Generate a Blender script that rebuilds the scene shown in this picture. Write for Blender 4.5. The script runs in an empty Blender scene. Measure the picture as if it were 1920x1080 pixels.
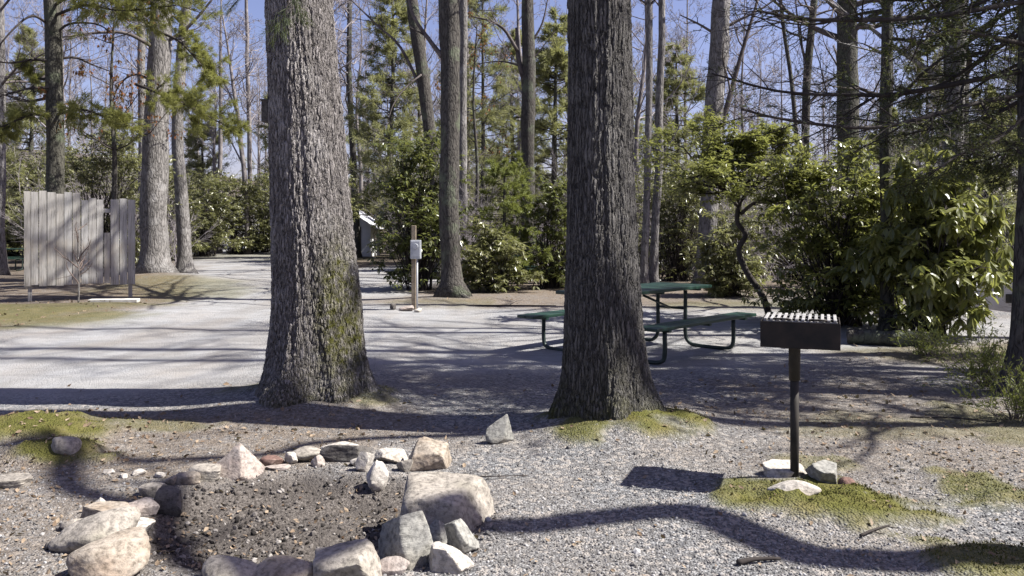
import bpy, bmesh, math, random
import numpy as np
from mathutils import Matrix, Vector

SC = bpy.context.scene
C = SC.collection
RNG = np.random.default_rng(7)
# ------------------------------------------------------------------ camera model
F = 1507.0          # focal length in photo pixels (1920 wide)
H = 1.55            # eye height
HY = 430.0          # horizon row of the photo
def G(px, py, z=0.0):
    """point on level z that the photo shows at px,py"""
    Y = F*(H-z)/(py-HY)
    return np.array([(px-960)/F*Y, Y, z])
def W(px, py, Y):
    """point at depth Y that the photo shows at px,py"""
    return np.array([(px-960)/F*Y, Y, H-(py-HY)/F*Y])
SUN_EL = math.radians(50)
SUN_H = np.array([0.9975, -0.07])
L = np.array([SUN_H[0]*math.cos(SUN_EL), SUN_H[1]*math.cos(SUN_EL), math.sin(SUN_EL)])

# ------------------------------------------------------------------ noise
def _hash(ix, iy, iz, seed):
    n = (ix*374761393 + iy*668265263 + iz*2147483647 + seed*1274126177) & 0xffffffff
    n = ((n ^ (n >> 13))*1274126177) & 0xffffffff
    n = ((n ^ (n >> 16))*2246822519) & 0xffffffff
    return ((n ^ (n >> 15)) & 0xffff)/32767.5 - 1.0
def vnoise(p, seed=0):
    p = np.asarray(p, float)
    i = np.floor(p).astype(np.int64); f = p-i; f = f*f*(3-2*f)
    out = 0
    for dx in (0, 1):
        for dy in (0, 1):
            for dz in (0, 1):
                w = (f[..., 0] if dx else 1-f[..., 0])*(f[..., 1] if dy else 1-f[..., 1])*(f[..., 2] if dz else 1-f[..., 2])
                out = out + w*_hash(i[..., 0]+dx, i[..., 1]+dy, i[..., 2]+dz, seed)
    return out
def fbm(p, seed=0, o=3):
    p = np.asarray(p, float); s = 0; a = 1.0
    for k in range(o):
        s = s + a*vnoise(p*(2.03**k), seed+k*17); a *= .5
    return s
def n2(x, y, s, seed, o=3):
    return fbm(np.stack([x*s, y*s, np.zeros_like(x)+.37], -1), seed, o)
def norm(a):
    return a/np.maximum(np.linalg.norm(a, axis=-1, keepdims=True), 1e-9)
def smooth(a, b, x):
    t = np.clip((x-a)/(b-a), 0, 1); return t*t*(3-2*t)

# ------------------------------------------------------------------ mesh builder
class MB:
    def __init__(s): s.V = []; s.F = []; s.n = 0; s.S = []
    def add(s, v, f, sm=True):
        v = np.asarray(v, float).reshape(-1, 3); f = np.asarray(f, np.int64)
        s.V.append(v); s.F.append(f+s.n); s.S.append(np.full(len(f), sm)); s.n += len(v); return s
    def build(s, name, mat, parent=None, attrs=None):
        me = bpy.data.meshes.new(name)
        V = np.concatenate(s.V); me.vertices.add(len(V)); me.vertices.foreach_set('co', V.astype(np.float32).ravel())
        loops = np.concatenate([f.ravel() for f in s.F]); tot = np.concatenate([np.full(len(f), f.shape[1]) for f in s.F])
        st = np.concatenate([[0], np.cumsum(tot)[:-1]])
        me.loops.add(len(loops)); me.loops.foreach_set('vertex_index', loops.astype(np.int32))
        me.polygons.add(len(tot)); me.polygons.foreach_set('loop_start', st.astype(np.int32))
        try: me.polygons.foreach_set('loop_total', tot.astype(np.int32))
        except Exception: pass
        me.polygons.foreach_set('use_smooth', np.concatenate(s.S))
        if attrs:
            for k, a in attrs.items():
                at = me.attributes.new(k, 'FLOAT', 'POINT'); at.data.foreach_set('value', np.asarray(a, np.float32))
        me.materials.append(mat); me.update(calc_edges=True); me.validate()
        o = bpy.data.objects.new(name, me); C.objects.link(o)
        if parent is not None: o.parent = parent
        return o
    def tubes(s, P, R, n=6, cap=True):
        P = np.asarray(P, float); R = np.asarray(R, float)
        if P.ndim == 2: P = P[None]; R = R[None]
        m, k, _ = P.shape
        T = norm(np.gradient(P, axis=1)); ov = norm(P[:, -1]-P[:, 0])
        ref = np.zeros((m, 3)); ref[np.arange(m), np.argmin(np.abs(ov), 1)] = 1
        u = norm(np.cross(T, ref[:, None])); v = np.cross(T, u)
        a = np.arange(n)*2*np.pi/n
        X = P[:, :, None]+R[:, :, None, None]*(np.cos(a)[:, None]*u[:, :, None]+np.sin(a)[:, None]*v[:, :, None])
        idx = np.arange(m*k*n).reshape(m, k, n); nx = np.roll(idx, -1, 2)
        f = np.stack([idx[:, :-1], nx[:, :-1], nx[:, 1:], idx[:, 1:]], -1).reshape(-1, 4)
        base = s.n; s.add(X, f)
        if cap and n >= 5:
            for e in (0, k-1):
                fe = idx[:, e] if e else idx[:, e, ::-1]
                s.F.append(fe+base); s.S.append(np.full(m, False))
        return s
    def inst(s, tv, tf, M, O, sm=True):
        """template tv,tf at every frame M (n,3,3 columns = axes, scaled) and origin O"""
        tv = np.asarray(tv, float); tf = np.asarray(tf)
        X = np.einsum('nij,kj->nki', M, tv)+O[:, None]
        f = (tf[None]+(np.arange(len(O))*len(tv))[:, None, None]).reshape(-1, tf.shape[1])
        return s.add(X, f, sm)
_bb = {}
def bevbox(bv=.1, seg=2):
    pass
def box(mb, c, size, R=None, bev=.006, seg=2, warp=0, seed=0):
    bm = bmesh.new(); bmesh.ops.create_cube(bm, size=1)
    for v in bm.verts: v.co = Vector((v.co.x*size[0], v.co.y*size[1], v.co.z*size[2]))
    if bev > 0: bmesh.ops.bevel(bm, geom=bm.edges[:], offset=min(bev, min(size)*.45), segments=seg, profile=.6, affect='EDGES')
    bm.verts.index_update(); V = np.array([v.co[:] for v in bm.verts])
    if warp: V = V+warp*np.stack([vnoise(V*3+seed, 1), vnoise(V*3+seed, 2), vnoise(V*3+seed, 3)], -1)
    by = {}
    for f in bm.faces: by.setdefault(len(f.verts), []).append([v.index for v in f.verts])
    bm.free()
    if R is not None: V = V@np.asarray(R).T
    V = V+np.asarray(c, float); base = mb.n; first = True
    for k, fs in by.items():
        if first: mb.add(V, np.array(fs), False); first = False
        else: mb.F.append(np.array(fs)+base); mb.S.append(np.full(len(fs), False))
    return mb
def rz(a):
    c, s = math.cos(a), math.sin(a); return np.array([[c, -s, 0], [s, c, 0], [0, 0, 1.]])
def rx(a):
    c, s = math.cos(a), math.sin(a); return np.array([[1, 0, 0], [0, c, -s], [0, s, c.real]])
def ry(a):
    c, s = math.cos(a), math.sin(a); return np.array([[c, 0, s], [0, 1, 0], [-s, 0, c]])
def curve(pts, n=24):
    """Catmull-Rom through pts"""
    p = np.asarray(pts, float); q = np.vstack([2*p[0]-p[1], p, 2*p[-1]-p[-2]]); m = len(p)-1
    t = np.linspace(0, m-1e-6, n); i = t.astype(int); f = (t-i)[:, None]
    a, b, c, d = q[i], q[i+1], q[i+2], q[i+3]
    return .5*(2*b+(c-a)*f+(2*a-5*b+4*c-d)*f**2+(3*b-a-3*c+d)*f**3)

# ------------------------------------------------------------------ tagging
def tag(o, label=None, cat=None, group=None, kind=None):
    if label: o['label'] = label
    if cat: o['category'] = cat
    if group: o['group'] = group
    if kind: o['kind'] = kind
    return o
def thing(name, label, cat, loc=(0, 0, 0), rot=0, group=None):
    o = bpy.data.objects.new(name, None); C.objects.link(o); o.empty_display_size = .2
    o.location = [float(c) for c in loc]; o.rotation_euler = (0, 0, rot)
    return tag(o, label, cat, group)
def dup(root, loc, rot=0, sc=1.0, label=None, group=None):
    r = root.copy(); C.objects.link(r); r.location = [float(c) for c in loc]; r.rotation_euler = (0, 0, rot)
    r.scale = (sc, sc, sc) if np.isscalar(sc) else sc
    if label: r['label'] = label
    if group: r['group'] = group
    for ch in list(root.children):
        c = ch.copy(); C.objects.link(c); c.parent = r
        for g in list(ch.children):
            d = g.copy(); C.objects.link(d); d.parent = c
    return r

# ------------------------------------------------------------------ materials
class NT:
    def __init__(s, name, disp=False):
        s.m = bpy.data.materials.new(name); s.m.use_nodes = True; s.t = s.m.node_tree; s.t.nodes.clear()
        s.out = s.n('ShaderNodeOutputMaterial'); s.b = s.n('ShaderNodeBsdfPrincipled')
        s.l(s.b.outputs[0], s.out.inputs['Surface'])
        s.tc = s.n('ShaderNodeTexCoord')
    def n(s, t, **k):
        x = s.t.nodes.new(t)
        for a, v in k.items(): setattr(x, a, v)
        return x
    def l(s, a, b): s.t.links.new(a, b)
    def val(s, sock, v):
        if hasattr(v, 'is_output') or isinstance(v, bpy.types.NodeSocket): s.l(v, sock)
        else: sock.default_value = v
    def mapping(s, scale, src=None):
        m = s.n('ShaderNodeMapping'); m.inputs['Scale'].default_value = scale
        s.l(src or s.tc.outputs['Object'], m.inputs['Vector']); return m.outputs[0]
    def noise(s, vec, scale, detail=4, rough=.55, dist=0):
        x = s.n('ShaderNodeTexNoise'); s.l(vec, x.inputs['Vector']); x.inputs['Scale'].default_value = scale
        x.inputs['Detail'].default_value = detail; x.inputs['Roughness'].default_value = rough; x.inputs['Distortion'].default_value = dist
        return x.outputs['Fac']
    def vor(s, vec, scale, feature='F1', out='Distance', rnd=1):
        x = s.n('ShaderNodeTexVoronoi', feature=feature); s.l(vec, x.inputs['Vector']); x.inputs['Scale'].default_value = scale
        x.inputs['Randomness'].default_value = rnd
        return x.outputs[out]
    def ramp(s, fac, stops):
        r = s.n('ShaderNodeValToRGB'); s.l(fac, r.inputs[0]); e = r.color_ramp.elements
        while len(e) < len(stops): e.new(.5)
        for q, (p, c) in zip(e, stops):
            q.position = p; q.color = (c, c, c, 1) if np.isscalar(c) else (*c, 1)
        return r.outputs[0]
    def mix(s, f, a, b, mode='MIX'):
        x = s.n('ShaderNodeMix', data_type='RGBA', blend_type=mode)
        s.val(x.inputs[0], f)
        for i, v in ((6, a), (7, b)):
            if isinstance(v, (tuple, list)): x.inputs[i].default_value = (*v[:3], 1)
            else: s.l(v, x.inputs[i])
        return x.outputs[2]
    def math(s, op, a, b=0.0, clamp=False):
        x = s.n('ShaderNodeMath', operation=op, use_clamp=clamp); s.val(x.inputs[0], a); s.val(x.inputs[1], b); return x.outputs[0]
    def attr(s, name):
        x = s.n('ShaderNodeAttribute', attribute_name=name); return x.outputs['Fac']
    def island(s): return s.n('ShaderNodeNewGeometry').outputs['Random Per Island']
    def objrand(s): return s.n('ShaderNodeObjectInfo').outputs['Random']
    def bump(s, h, strength=.5, dist=.02, prev=None):
        x = s.n('ShaderNodeBump'); s.l(h, x.inputs['Height']); x.inputs['Strength'].default_value = strength; x.inputs['Distance'].default_value = dist
        if prev is not None: s.l(prev, x.inputs['Normal'])
        return x.outputs[0]
    def fin(s, col, rough=.8, nrm=None, spec=.3, metal=0.0):
        s.val(s.b.inputs['Base Color'], (*col, 1) if isinstance(col, tuple) else col)
        s.val(s.b.inputs['Roughness'], rough); s.b.inputs['Specular IOR Level'].default_value = spec
        s.val(s.b.inputs['Metallic'], metal)
        if nrm is not None: s.l(nrm, s.b.inputs['Normal'])
        return s.m

def mat_bark(name, dark, light, k=14, zs=.28, bump=.9, dist=.02, lichen=None, disp=0, moss=False, mosscol=(.085, .085, .018)):
    t = NT(name); w = t.n('ShaderNodeTexNoise'); t.l(t.tc.outputs['Object'], w.inputs['Vector']); w.inputs['Scale'].default_value = k*.35; w.inputs['Detail'].default_value = 3
    wv = t.n('ShaderNodeVectorMath', operation='SCALE'); t.l(w.outputs['Color'], wv.inputs[0]); wv.inputs['Scale'].default_value = 1.5/k
    ad = t.n('ShaderNodeVectorMath', operation='ADD'); t.l(t.tc.outputs['Object'], ad.inputs[0]); t.l(wv.outputs[0], ad.inputs[1])
    mp = t.mapping((1, 1, zs), ad.outputs[0])
    e = t.math('MULTIPLY', t.math('ADD', t.vor(mp, k, 'DISTANCE_TO_EDGE'), t.math('MULTIPLY', t.vor(mp, k*2.1, 'DISTANCE_TO_EDGE'), .55)), .8); cellc = t.vor(mp, k, 'F1', 'Color')
    mp2 = t.mapping((1, 1, .12), ad.outputs[0]); streak = t.noise(mp2, k*1.6, 4, .6)
    fine = t.noise(t.tc.outputs['Object'], k*6, 4, .65)
    ridge = t.ramp(e, [(0.02, 0), (.12, .6), (.30, 1)])
    h = t.math('MULTIPLY_ADD', ridge, .75); t.t.nodes[-1].inputs[2].default_value = 0
    hs = t.math('ADD', t.math('MULTIPLY', ridge, .55), t.math('MULTIPLY', streak, .55))
    hh = t.math('ADD', hs, t.math('MULTIPLY', fine, .22))
    cv = t.ramp(hh, [(.25, dark), (.62, tuple(.55*a+.45*b for a, b in zip(dark, light))), (1.05, light)])
    sep = t.n('ShaderNodeSeparateColor'); t.l(cellc, sep.inputs[0])
    cv = t.mix(t.math('MULTIPLY', sep.outputs[0], .4), cv, tuple(c*.55 for c in light))
    big = t.noise(t.tc.outputs['Object'], 2.3, 3, .6)
    if lichen: cv = t.mix(t.ramp(big, [(.52, 0), (.68, .75)]), cv, lichen)
    if moss:
        mo = t.attr('moss'); mm = t.math('MULTIPLY', mo, t.ramp(t.noise(t.tc.outputs['Object'], 16, 5, .7), [(.34, 0), (.62, 1)]))
        mc = t.mix(fine, tuple(c*.45 for c in mosscol), tuple(c*1.5 for c in mosscol)); cv = t.mix(mm, cv, mc)
    b = t.bump(hh, bump, dist)
    m = t.fin(cv, .88, b, .15)
    if disp:
        d = t.n('ShaderNodeDisplacement'); t.l(hh, d.inputs['Height']); d.inputs['Scale'].default_value = disp; d.inputs['Midlevel'].default_value = .7
        t.l(d.outputs[0], t.out.inputs['Displacement'])
        try: m.displacement_method = 'BOTH'
        except Exception: m.cycles.displacement_method = 'BOTH'
    return m
def mat_leaf(name, c1, c2, rough=.4, trans=.25, spec=.5, tint=None):
    t = NT(name); r = t.island(); col = t.mix(r, c1, c2)
    big = t.noise(t.tc.outputs['Object'], 1.7, 2); col = t.mix(t.ramp(big, [(.35, 0), (.7, .5)]), col, tint or tuple(c*.6 for c in c1))
    t.fin(col, rough, None, spec)
    tr = t.n('ShaderNodeBsdfTranslucent'); t.l(t.mix(.5, col, (.26, .275, .06)), tr.inputs['Color'])
    mx = t.n('ShaderNodeMixShader'); mx.inputs[0].default_value = trans
    t.l(t.b.outputs[0], mx.inputs[1]); t.l(tr.outputs[0], mx.inputs[2]); t.l(mx.outputs[0], t.out.inputs['Surface'])
    return t.m
def mat_stone(name, a, b, c, scale=5, streak=(1, 1, 3)):
    t = NT(name); o = t.mapping(streak); n1 = t.noise(o, scale, 6, .62, .4); n2_ = t.noise(t.tc.outputs['Object'], scale*7, 5, .7); n3 = t.noise(t.tc.outputs['Object'], scale*.5, 3)
    col = t.mix(t.ramp(n1, [(.32, 0), (.66, 1)]), a, b); col = t.mix(t.ramp(n3, [(.5, 0), (.66, .8)]), col, c)
    col = t.mix(t.ramp(n2_, [(.34, .8), (.56, 0)]), col, tuple(x*.3 for x in a)); col = t.mix(t.ramp(t.noise(t.tc.outputs['Object'], scale*1.7, 6, .75), [(.52, 0), (.7, .35)]), col, tuple(x*1.15 for x in b))
    h = t.math('ADD', t.math('MULTIPLY', n1, .6), t.math('MULTIPLY', n2_, .4))
    return t.fin(col, .85, t.bump(h, .7, .02), .25)
def mat_plain(name, c, rough=.6, metal=0, var=.3, scale=12, spec=.4, c2=None, bump=.15):
    t = NT(name); n1 = t.noise(t.tc.outputs['Object'], scale, 5, .6)
    col = t.mix(t.ramp(n1, [(.35, 0), (.7, 1)]), tuple(x*(1-var) for x in c), c2 or c)
    return t.fin(col, rough, t.bump(n1, bump, .01), spec, metal)
M = {}
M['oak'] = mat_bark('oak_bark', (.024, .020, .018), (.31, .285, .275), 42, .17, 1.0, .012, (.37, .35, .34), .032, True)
M['oak2'] = mat_bark('ridged_bark', (.016, .015, .014), (.15, .142, .135), 44, .10, .9, .012, (.165, .158, .15), .028, True)  # bark tone lowered to carry some of the hemlock's shade
M['bark_grey'] = mat_bark('grey_bark', (.036, .033, .031), (.235, .222, .212), 15, .2, 1, .03, (.29, .28, .272))
M['bark_dark'] = mat_bark('dark_bark', (.02, .018, .017), (.10, .092, .082), 16, .25, .9, .03, (.13, .15, .10))
M['bark_pine'] = mat_bark('pine_bark', (.022, .022, .02), (.105, .10, .082), 12, .35, 1, .03, (.08, .095, .06))
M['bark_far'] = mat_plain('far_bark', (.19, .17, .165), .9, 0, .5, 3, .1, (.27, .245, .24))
M['twig'] = mat_plain('twig_bark', (.10, .085, .08), .9, 0, .4, 4, .1, (.16, .14, .135))
M['twig_far'] = mat_plain('far_twigs', (.23, .205, .215), .9, 0, .3, 2, .1, (.30, .275, .28))  # pale lilac grey stands in for haze over the far trees
M['twig_dark'] = mat_plain('dark_twigs', (.05, .042, .04), .9, 0, .4, 4, .1, (.075, .066, .06))
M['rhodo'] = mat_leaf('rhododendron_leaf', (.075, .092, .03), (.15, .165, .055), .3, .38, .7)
M['rhodo_lt'] = mat_leaf('rhododendron_leaf_sunlit', (.125, .145, .042), (.27, .275, .095), .28, .48, .7)  # brighter copy of the leaf colour, sunlight put into the tone
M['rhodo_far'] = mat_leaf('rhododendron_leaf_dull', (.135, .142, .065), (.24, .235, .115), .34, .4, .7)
M['pine'] = mat_leaf('pine_needles', (.19, .195, .06), (.30, .30, .10), .6, .5, .3, (.15, .165, .055))
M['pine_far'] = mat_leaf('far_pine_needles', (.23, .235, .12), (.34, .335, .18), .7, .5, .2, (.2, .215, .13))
M['hemlock'] = mat_leaf('hemlock_needles', (.035, .055, .018), (.075, .10, .03), .55, .3, .35)
M['hemlock_lt'] = mat_leaf('young_hemlock_needles', (.13, .16, .035), (.24, .27, .07), .55, .35, .35)
M['rust'] = mat_leaf('dead_beech_leaf', (.13, .045, .02), (.24, .10, .05), .7, .35, .2)
M['deadleaf'] = mat_leaf('fallen_leaf', (.09, .055, .035), (.30, .235, .17), .8, .1, .2, (.2, .15, .10))

# ------------------------------------------------------------------ terrain
T1 = np.array([-1.77, 7.3]); T2 = np.array([.71, 6.38]); PIT = np.array([-1.15, 4.38]); GRILL = G(1490, 905)[:2]
def ell(x, y, cx, cy, rx_, ry_, seed=0, wob=.35):
    d = np.sqrt(((x-cx)/rx_)**2+((y-cy)/ry_)**2)
    return d+wob*n2(x, y, 2.2/max(rx_, .3)**.5, seed)*.5
def terrain(x, y):
    x = np.asarray(x, float); y = np.asarray(y, float)
    z = .018*n2(x, y, .9, 3)+.05*n2(x, y, .16, 5)*smooth(9, 22, y)
    z = z+.16*np.exp(-(((x-T1[0])/.75)**2+((y-T1[1])/.6)**2))
    z = z+.15*np.exp(-(((x-T2[0]-.15)/.65)**2+((y-T2[1]+.15)/.6)**2))
    z = z-.11*smooth(1.15, .6, ell(x, y, PIT[0], PIT[1], .95, .72, 9, .15))
    z = z+.045*smooth(1.2, .3, ell(x, y, 1.76, 4.62, .52, .5, 11))
    z = z+.10*smooth(1.3, .2, ell(x, y, -3.7, 6.0, .9, .65, 12))
    z = z+.06*smooth(1.2, .2, ell(x, y, -3.18, 5.45, .35, .28, 15))
    z = z+.35*np.exp(-(((x+9.6)/2.6)**2+((y-22)/2.2)**2))                # bank below the two grey trees
    z = z+.12*np.exp(-(((x+8.3)/2.2)**2+((y-15.2)/1.2)**2))
    z = z+.10*np.exp(-(((x+1.2)/1.0)**2+((y-17.6)/.9)**2))
    z = z-1.6*smooth(8.6, 14, x)*smooth(12.5, 19, y)
    z = z+smooth(55, 130, y)*9+smooth(34, 75, -x)*5*smooth(20, 60, y)
    return z
def tz(x, y): return float(terrain(np.array([float(x)]), np.array([float(y)]))[0])
def stretch(a, b, lo, hi, step, grow=1.09):
    m = list(np.arange(lo, hi+1e-6, step)); s = step; x = hi
    while x < b: s *= grow; x += s; m.append(x)
    s = step; x = lo; pre = []
    while x > a: s *= grow; x -= s; pre.append(x)
    return np.array(pre[::-1]+m)
gx = stretch(-220, 220, -4.2, 4.2, .035); gy = stretch(-40, 260, 3.2, 8.5, .035)
XX, YY = np.meshgrid(gx, gy); ZZ = terrain(XX, YY); nx_, ny_ = len(gx), len(gy)
x, y = XX.ravel(), YY.ravel()
nz = n2(x, y, 1.1, 21, 4); nf = n2(x, y, 5, 23, 3)
def patch(cx, cy, rx_, ry_, seed, soft=.5): return smooth(1.15, 1.15-soft, ell(x, y, cx, cy, rx_, ry_, seed, .8)+.18*nf)
moss = np.zeros_like(x)
for k, (px, py, a, b, w) in enumerate([(1180, 800, .62, .5, 1), (1090, 820, .3, .3, .9), (1560, 945, .5, .42, 1), (1420, 930, .28, .3, .9), (1850, 925, .22, .45, .8),
        (1900, 1060, .35, .25, .8), (1760, 1015, .12, .08, .6), (45, 820, .75, .55, 1), (120, 858, .3, .22, 1), (520, 740, .6, .4, .5), (690, 755, .3, .35, .55),
        (1520, 870, .3, .2, .5), (1650, 800, .9, .5, .35), (1880, 800, .5, .8, .5), (250, 800, .8, .25, .5)]):
    c = G(px, py); moss = np.maximum(moss, w*patch(c[0], c[1], a, b, 40+k))
for cx, cy, a, b, w in [(-9.2, 14.2, 2.4, 1.8, .7), (-8.2, 15.8, 1.8, .8, .55), (-7.6, 19.5, 1.2, 2.2, .5), (-8.8, 20.5, 1.6, 1.5, .4), (-1.6, 16.6, 1.3, .8, .35), (4.6, 16.5, 2.0, 1.0, .45), (6.5, 9.9, 2.2, .8, .4), (-14, 44, 8, 5, .4)]:
    moss = np.maximum(moss, w*patch(cx, cy, a, b, 60))
soil = smooth(1.25, .85, ell(x, y, PIT[0], PIT[1], .95, .72, 9, .25))
# gravel drive: from the near left, curving to the back left; parking pad across the middle
road = smooth(1.3, .9, ell(x, y, .3, 12.6, 6.6, 3.4, 5, .2))
cxr = np.interp(y, [6, 8, 11, 14, 18, 22, 30, 40, 60, 90], [-8, -6.6, -4.6, -4.1, -4.4, -6.2, -9.8, -13.5, -20.5, -30]); wr = np.interp(y, [6, 10, 14, 26, 60], [3.4, 3.4, 2.8, 2.5, 3.4])
road = np.maximum(road, smooth(1.2, .85, np.abs(x-cxr)/wr+.12*nz)*smooth(6.6, 8.2, y))
road = np.maximum(road, smooth(1.25, .9, ell(x, y, 11, 12.2, 5.0, 1.6, 6, .2))*smooth(5.5, 7.5, x))
road = np.maximum(road, smooth(1.2, .9, ell(x, y, 11, 37, 5, 8, 6, .2)))
road = np.maximum(road, smooth(1.2, .9, ell(x, y, -4.4, 26, 2.4, 9, 6, .2)))
far = smooth(16.5, 19.5, y+.8*nz)*(1-road)
litter = np.maximum(far, .72*smooth(1.2, .75, ell(x, y, -3.0, 5.9, 2.6, 1.0, 8, .4))*(1-road))
litter = np.maximum(litter, .5*smooth(1.2, .6, ell(x, y, 3.4, 6.6, 2.6, 1.9, 8, .6)))
litter = np.maximum(litter, .5*smooth(1.2, .7, ell(x, y, -2.9, 4.2, 1.3, 1.0, 8, .6)))
litter = np.maximum(litter, .45*smooth(1.2, .6, ell(x, y, -1.4, 6.5, .9, .6, 8, .6)))
litter = np.maximum(litter, .8*smooth(1.2, .7, ell(x, y, .5, 17.2, 4.5, 1.5, 8, .4)))
litter = np.maximum(litter, .8*smooth(1.2, .7, ell(x, y, 7, 10, 3, 1.2, 8, .4)))
litter = np.maximum(litter, .95*smooth(1.35, .8, ell(x, y, -11.2, 16.5, 4.6, 6, 8, .4))*(1-road))
rut = road*np.clip(np.exp(-((np.abs(x-cxr)-.8)/.28)**2)*smooth(7.5, 9, y)*(.7+.6*nz)+.8*np.exp(-((np.abs(y-12.2-.12*x)-.8)/.3)**2)*smooth(-7, -4, x)*smooth(4, 2, x)*(.6+.6*nz), 0, 1)
idx = np.arange(nx_*ny_).reshape(ny_, nx_)
quads = np.stack([idx[:-1, :-1], idx[:-1, 1:], idx[1:, 1:], idx[1:, :-1]], -1).reshape(-1, 4)
def mat_ground():
    t = NT('campsite_ground'); o = t.tc.outputs['Object']
    v = t.vor(o, 74, 'F1', 'Color'); d = t.vor(o, 74, 'F1', 'Distance'); s = t.n('ShaderNodeSeparateColor'); t.l(v, s.inputs[0])
    v2 = t.vor(o, 32, 'F1', 'Color'); s2 = t.n('ShaderNodeSeparateColor'); t.l(v2, s2.inputs[0]); d2 = t.vor(o, 32, 'F1', 'Distance')
    big = t.noise(o, .8, 5, .6); fine = t.noise(o, 130, 3, .6)
    grav = t.ramp(s.outputs[0], [(0, (.058, .058, .06)), (.45, (.118, .118, .12)), (.8, (.178, .178, .18)), (1, (.29, .29, .29))])
    grav = t.mix(t.ramp(s2.outputs[1], [(.78, 0), (.8, .7)]), grav, (.30, .275, .25))
    grav = t.mix(t.ramp(big, [(.4, 0), (.7, .45)]), grav, (.19, .16, .13))
    rd = t.mix(t.math('MULTIPLY', s.outputs[0], .5), (.25, .25, .252), (.35, .35, .352)); rd = t.mix(t.ramp(t.noise(t.mapping((1, .3, 1)), 1.2, 6, .65), [(.42, 0), (.72, .6)]), rd, (.235, .205, .17)); rd = t.mix(t.ramp(t.noise(t.mapping((.5, 1, 1)), 2.6, 7, .7), [(.38, .65), (.55, 0)]), rd, (.17, .168, .168))
    rd = t.mix(t.math('MULTIPLY', t.attr('rut'), .6), rd, (.19, .175, .16))
    col = t.mix(t.attr('road'), grav, rd)
    ln = t.noise(o, 38, 5, .7, .6); ln2 = t.noise(o, 7, 4, .6)
    lit = t.ramp(ln, [(.28, (.03, .023, .017)), (.48, (.125, .095, .068)), (.62, (.20, .16, .12)), (.78, (.30, .25, .20))])
    lf = t.math('MULTIPLY', t.attr('litter'), t.ramp(ln2, [(.30, .35), (.6, 1)])); col = t.mix(lf, col, lit)
    so = t.ramp(t.noise(o, 55, 5, .75), [(.3, (.025, .022, .02)), (.46, (.085, .074, .066)), (.6, (.17, .152, .137)), (.75, (.28, .255, .235))])
    so = t.mix(t.ramp(t.noise(o, 3.5, 3), [(.45, 0), (.65, .7)]), so, (.075, .066, .06))
    col = t.mix(t.attr('soil'), col, so); col = t.mix(t.math('MULTIPLY', t.attr('woods'), .85), col, (.085, .07, .055))
    mn = t.noise(o, 11, 5, .7); mc = t.mix(t.noise(o, 90, 3, .7), (.038, .042, .008), (.125, .12, .034))
    mc = t.mix(t.ramp(t.noise(o, 5, 3), [(.45, 0), (.7, .6)]), mc, (.16, .135, .055))
    ma = t.math('MULTIPLY', t.attr('moss'), t.ramp(mn, [(.16, 0), (.38, 1)])); col = t.mix(ma, col, mc)
    h = t.math('ADD', t.math('MULTIPLY', t.math('SUBTRACT', 1.0, d), .7), t.math('MULTIPLY', fine, .3))
    h = t.math('ADD', h, t.math('MULTIPLY', t.math('SUBTRACT', 1.0, d2), .5)); h = t.math('ADD', h, t.math('MULTIPLY', ln, t.math('MULTIPLY', t.attr('litter'), 1.0)))
    h = t.math('ADD', h, t.math('MULTIPLY', t.noise(o, 55, 5, .75), t.math('MULTIPLY', t.attr('soil'), 1.8)))
    return t.fin(col, .95, t.bump(h, .75, .022), .12)
ZZ = ZZ+(moss*(.03+.032*fbm(np.stack([x*5, y*5, x*0], -1), 55, 3))+soil*(.022*fbm(np.stack([x*9, y*9, x*0], -1), 31, 3))).reshape(ZZ.shape)
MZ = ZZ.ravel()
gm = MB(); gm.add(np.stack([x, y, ZZ.ravel()], -1), quads)
ground = gm.build('ground', mat_ground(), None, dict(moss=moss, soil=soil, road=road, litter=litter, woods=smooth(24, 36, y)*(1-road), rut=rut)); tag(ground, kind='structure')

# ------------------------------------------------------------------ scatter: pebbles, leaves, moss tufts
def ico(sub):
    bm = bmesh.new(); bmesh.ops.create_icosphere(bm, subdivisions=sub, radius=1); bm.verts.index_update()
    v = np.array([q.co[:] for q in bm.verts]); f = np.array([[q.index for q in p.verts] for p in bm.faces]); bm.free(); return v, f
ICO1, ICO3, ICO4 = ico(1), ico(3), ico(5)
def rand_rot(n, rng, tilt=1.0):
    q = rng.normal(size=(n, 4)); q[:, 1:3] *= tilt; q = norm(q); w, a, b, c = q.T
    return np.stack([np.stack([1-2*(b*b+c*c), 2*(a*b-c*w), 2*(a*c+b*w)], -1), np.stack([2*(a*b+c*w), 1-2*(a*a+c*c), 2*(b*c-a*w)], -1), np.stack([2*(a*c-b*w), 2*(b*c+a*w), 1-2*(a*a+b*b)], -1)], 1)
def interp_attr(a, px, py):
    A = a.reshape(ny_, nx_); i = np.clip(np.searchsorted(gx, px)-1, 0, nx_-2); j = np.clip(np.searchsorted(gy, py)-1, 0, ny_-2); return A[j, i]
def frustum_pts(n, rng, py0, py1, px0=-60, px1=1980):
    """ground points spread evenly over the seen ground (denser near the viewer)"""
    Y0, Y1 = F*H/(py1-HY), F*H/(py0-HY)
    u = rng.random(n); yy = 1/(1/Y0+u*(1/Y1-1/Y0)); xx = (px0+rng.random(n)*(px1-px0)-960)/F*yy
    return xx, yy
def t_pebbles():
    t = NT('pebble_stone'); r = t.island(); c = t.ramp(r, [(0, (.065, .064, .063)), (.4, (.135, .133, .132)), (.85, (.215, .212, .21)), (1, (.37, .365, .36))])
    c = t.mix(t.ramp(t.noise(t.tc.outputs['Object'], 60, 3), [(.4, .35), (.6, 0)]), c, (.2, .17, .14)); return t.fin(c, .8, None, .3)
rng = np.random.default_rng(3)
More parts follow.
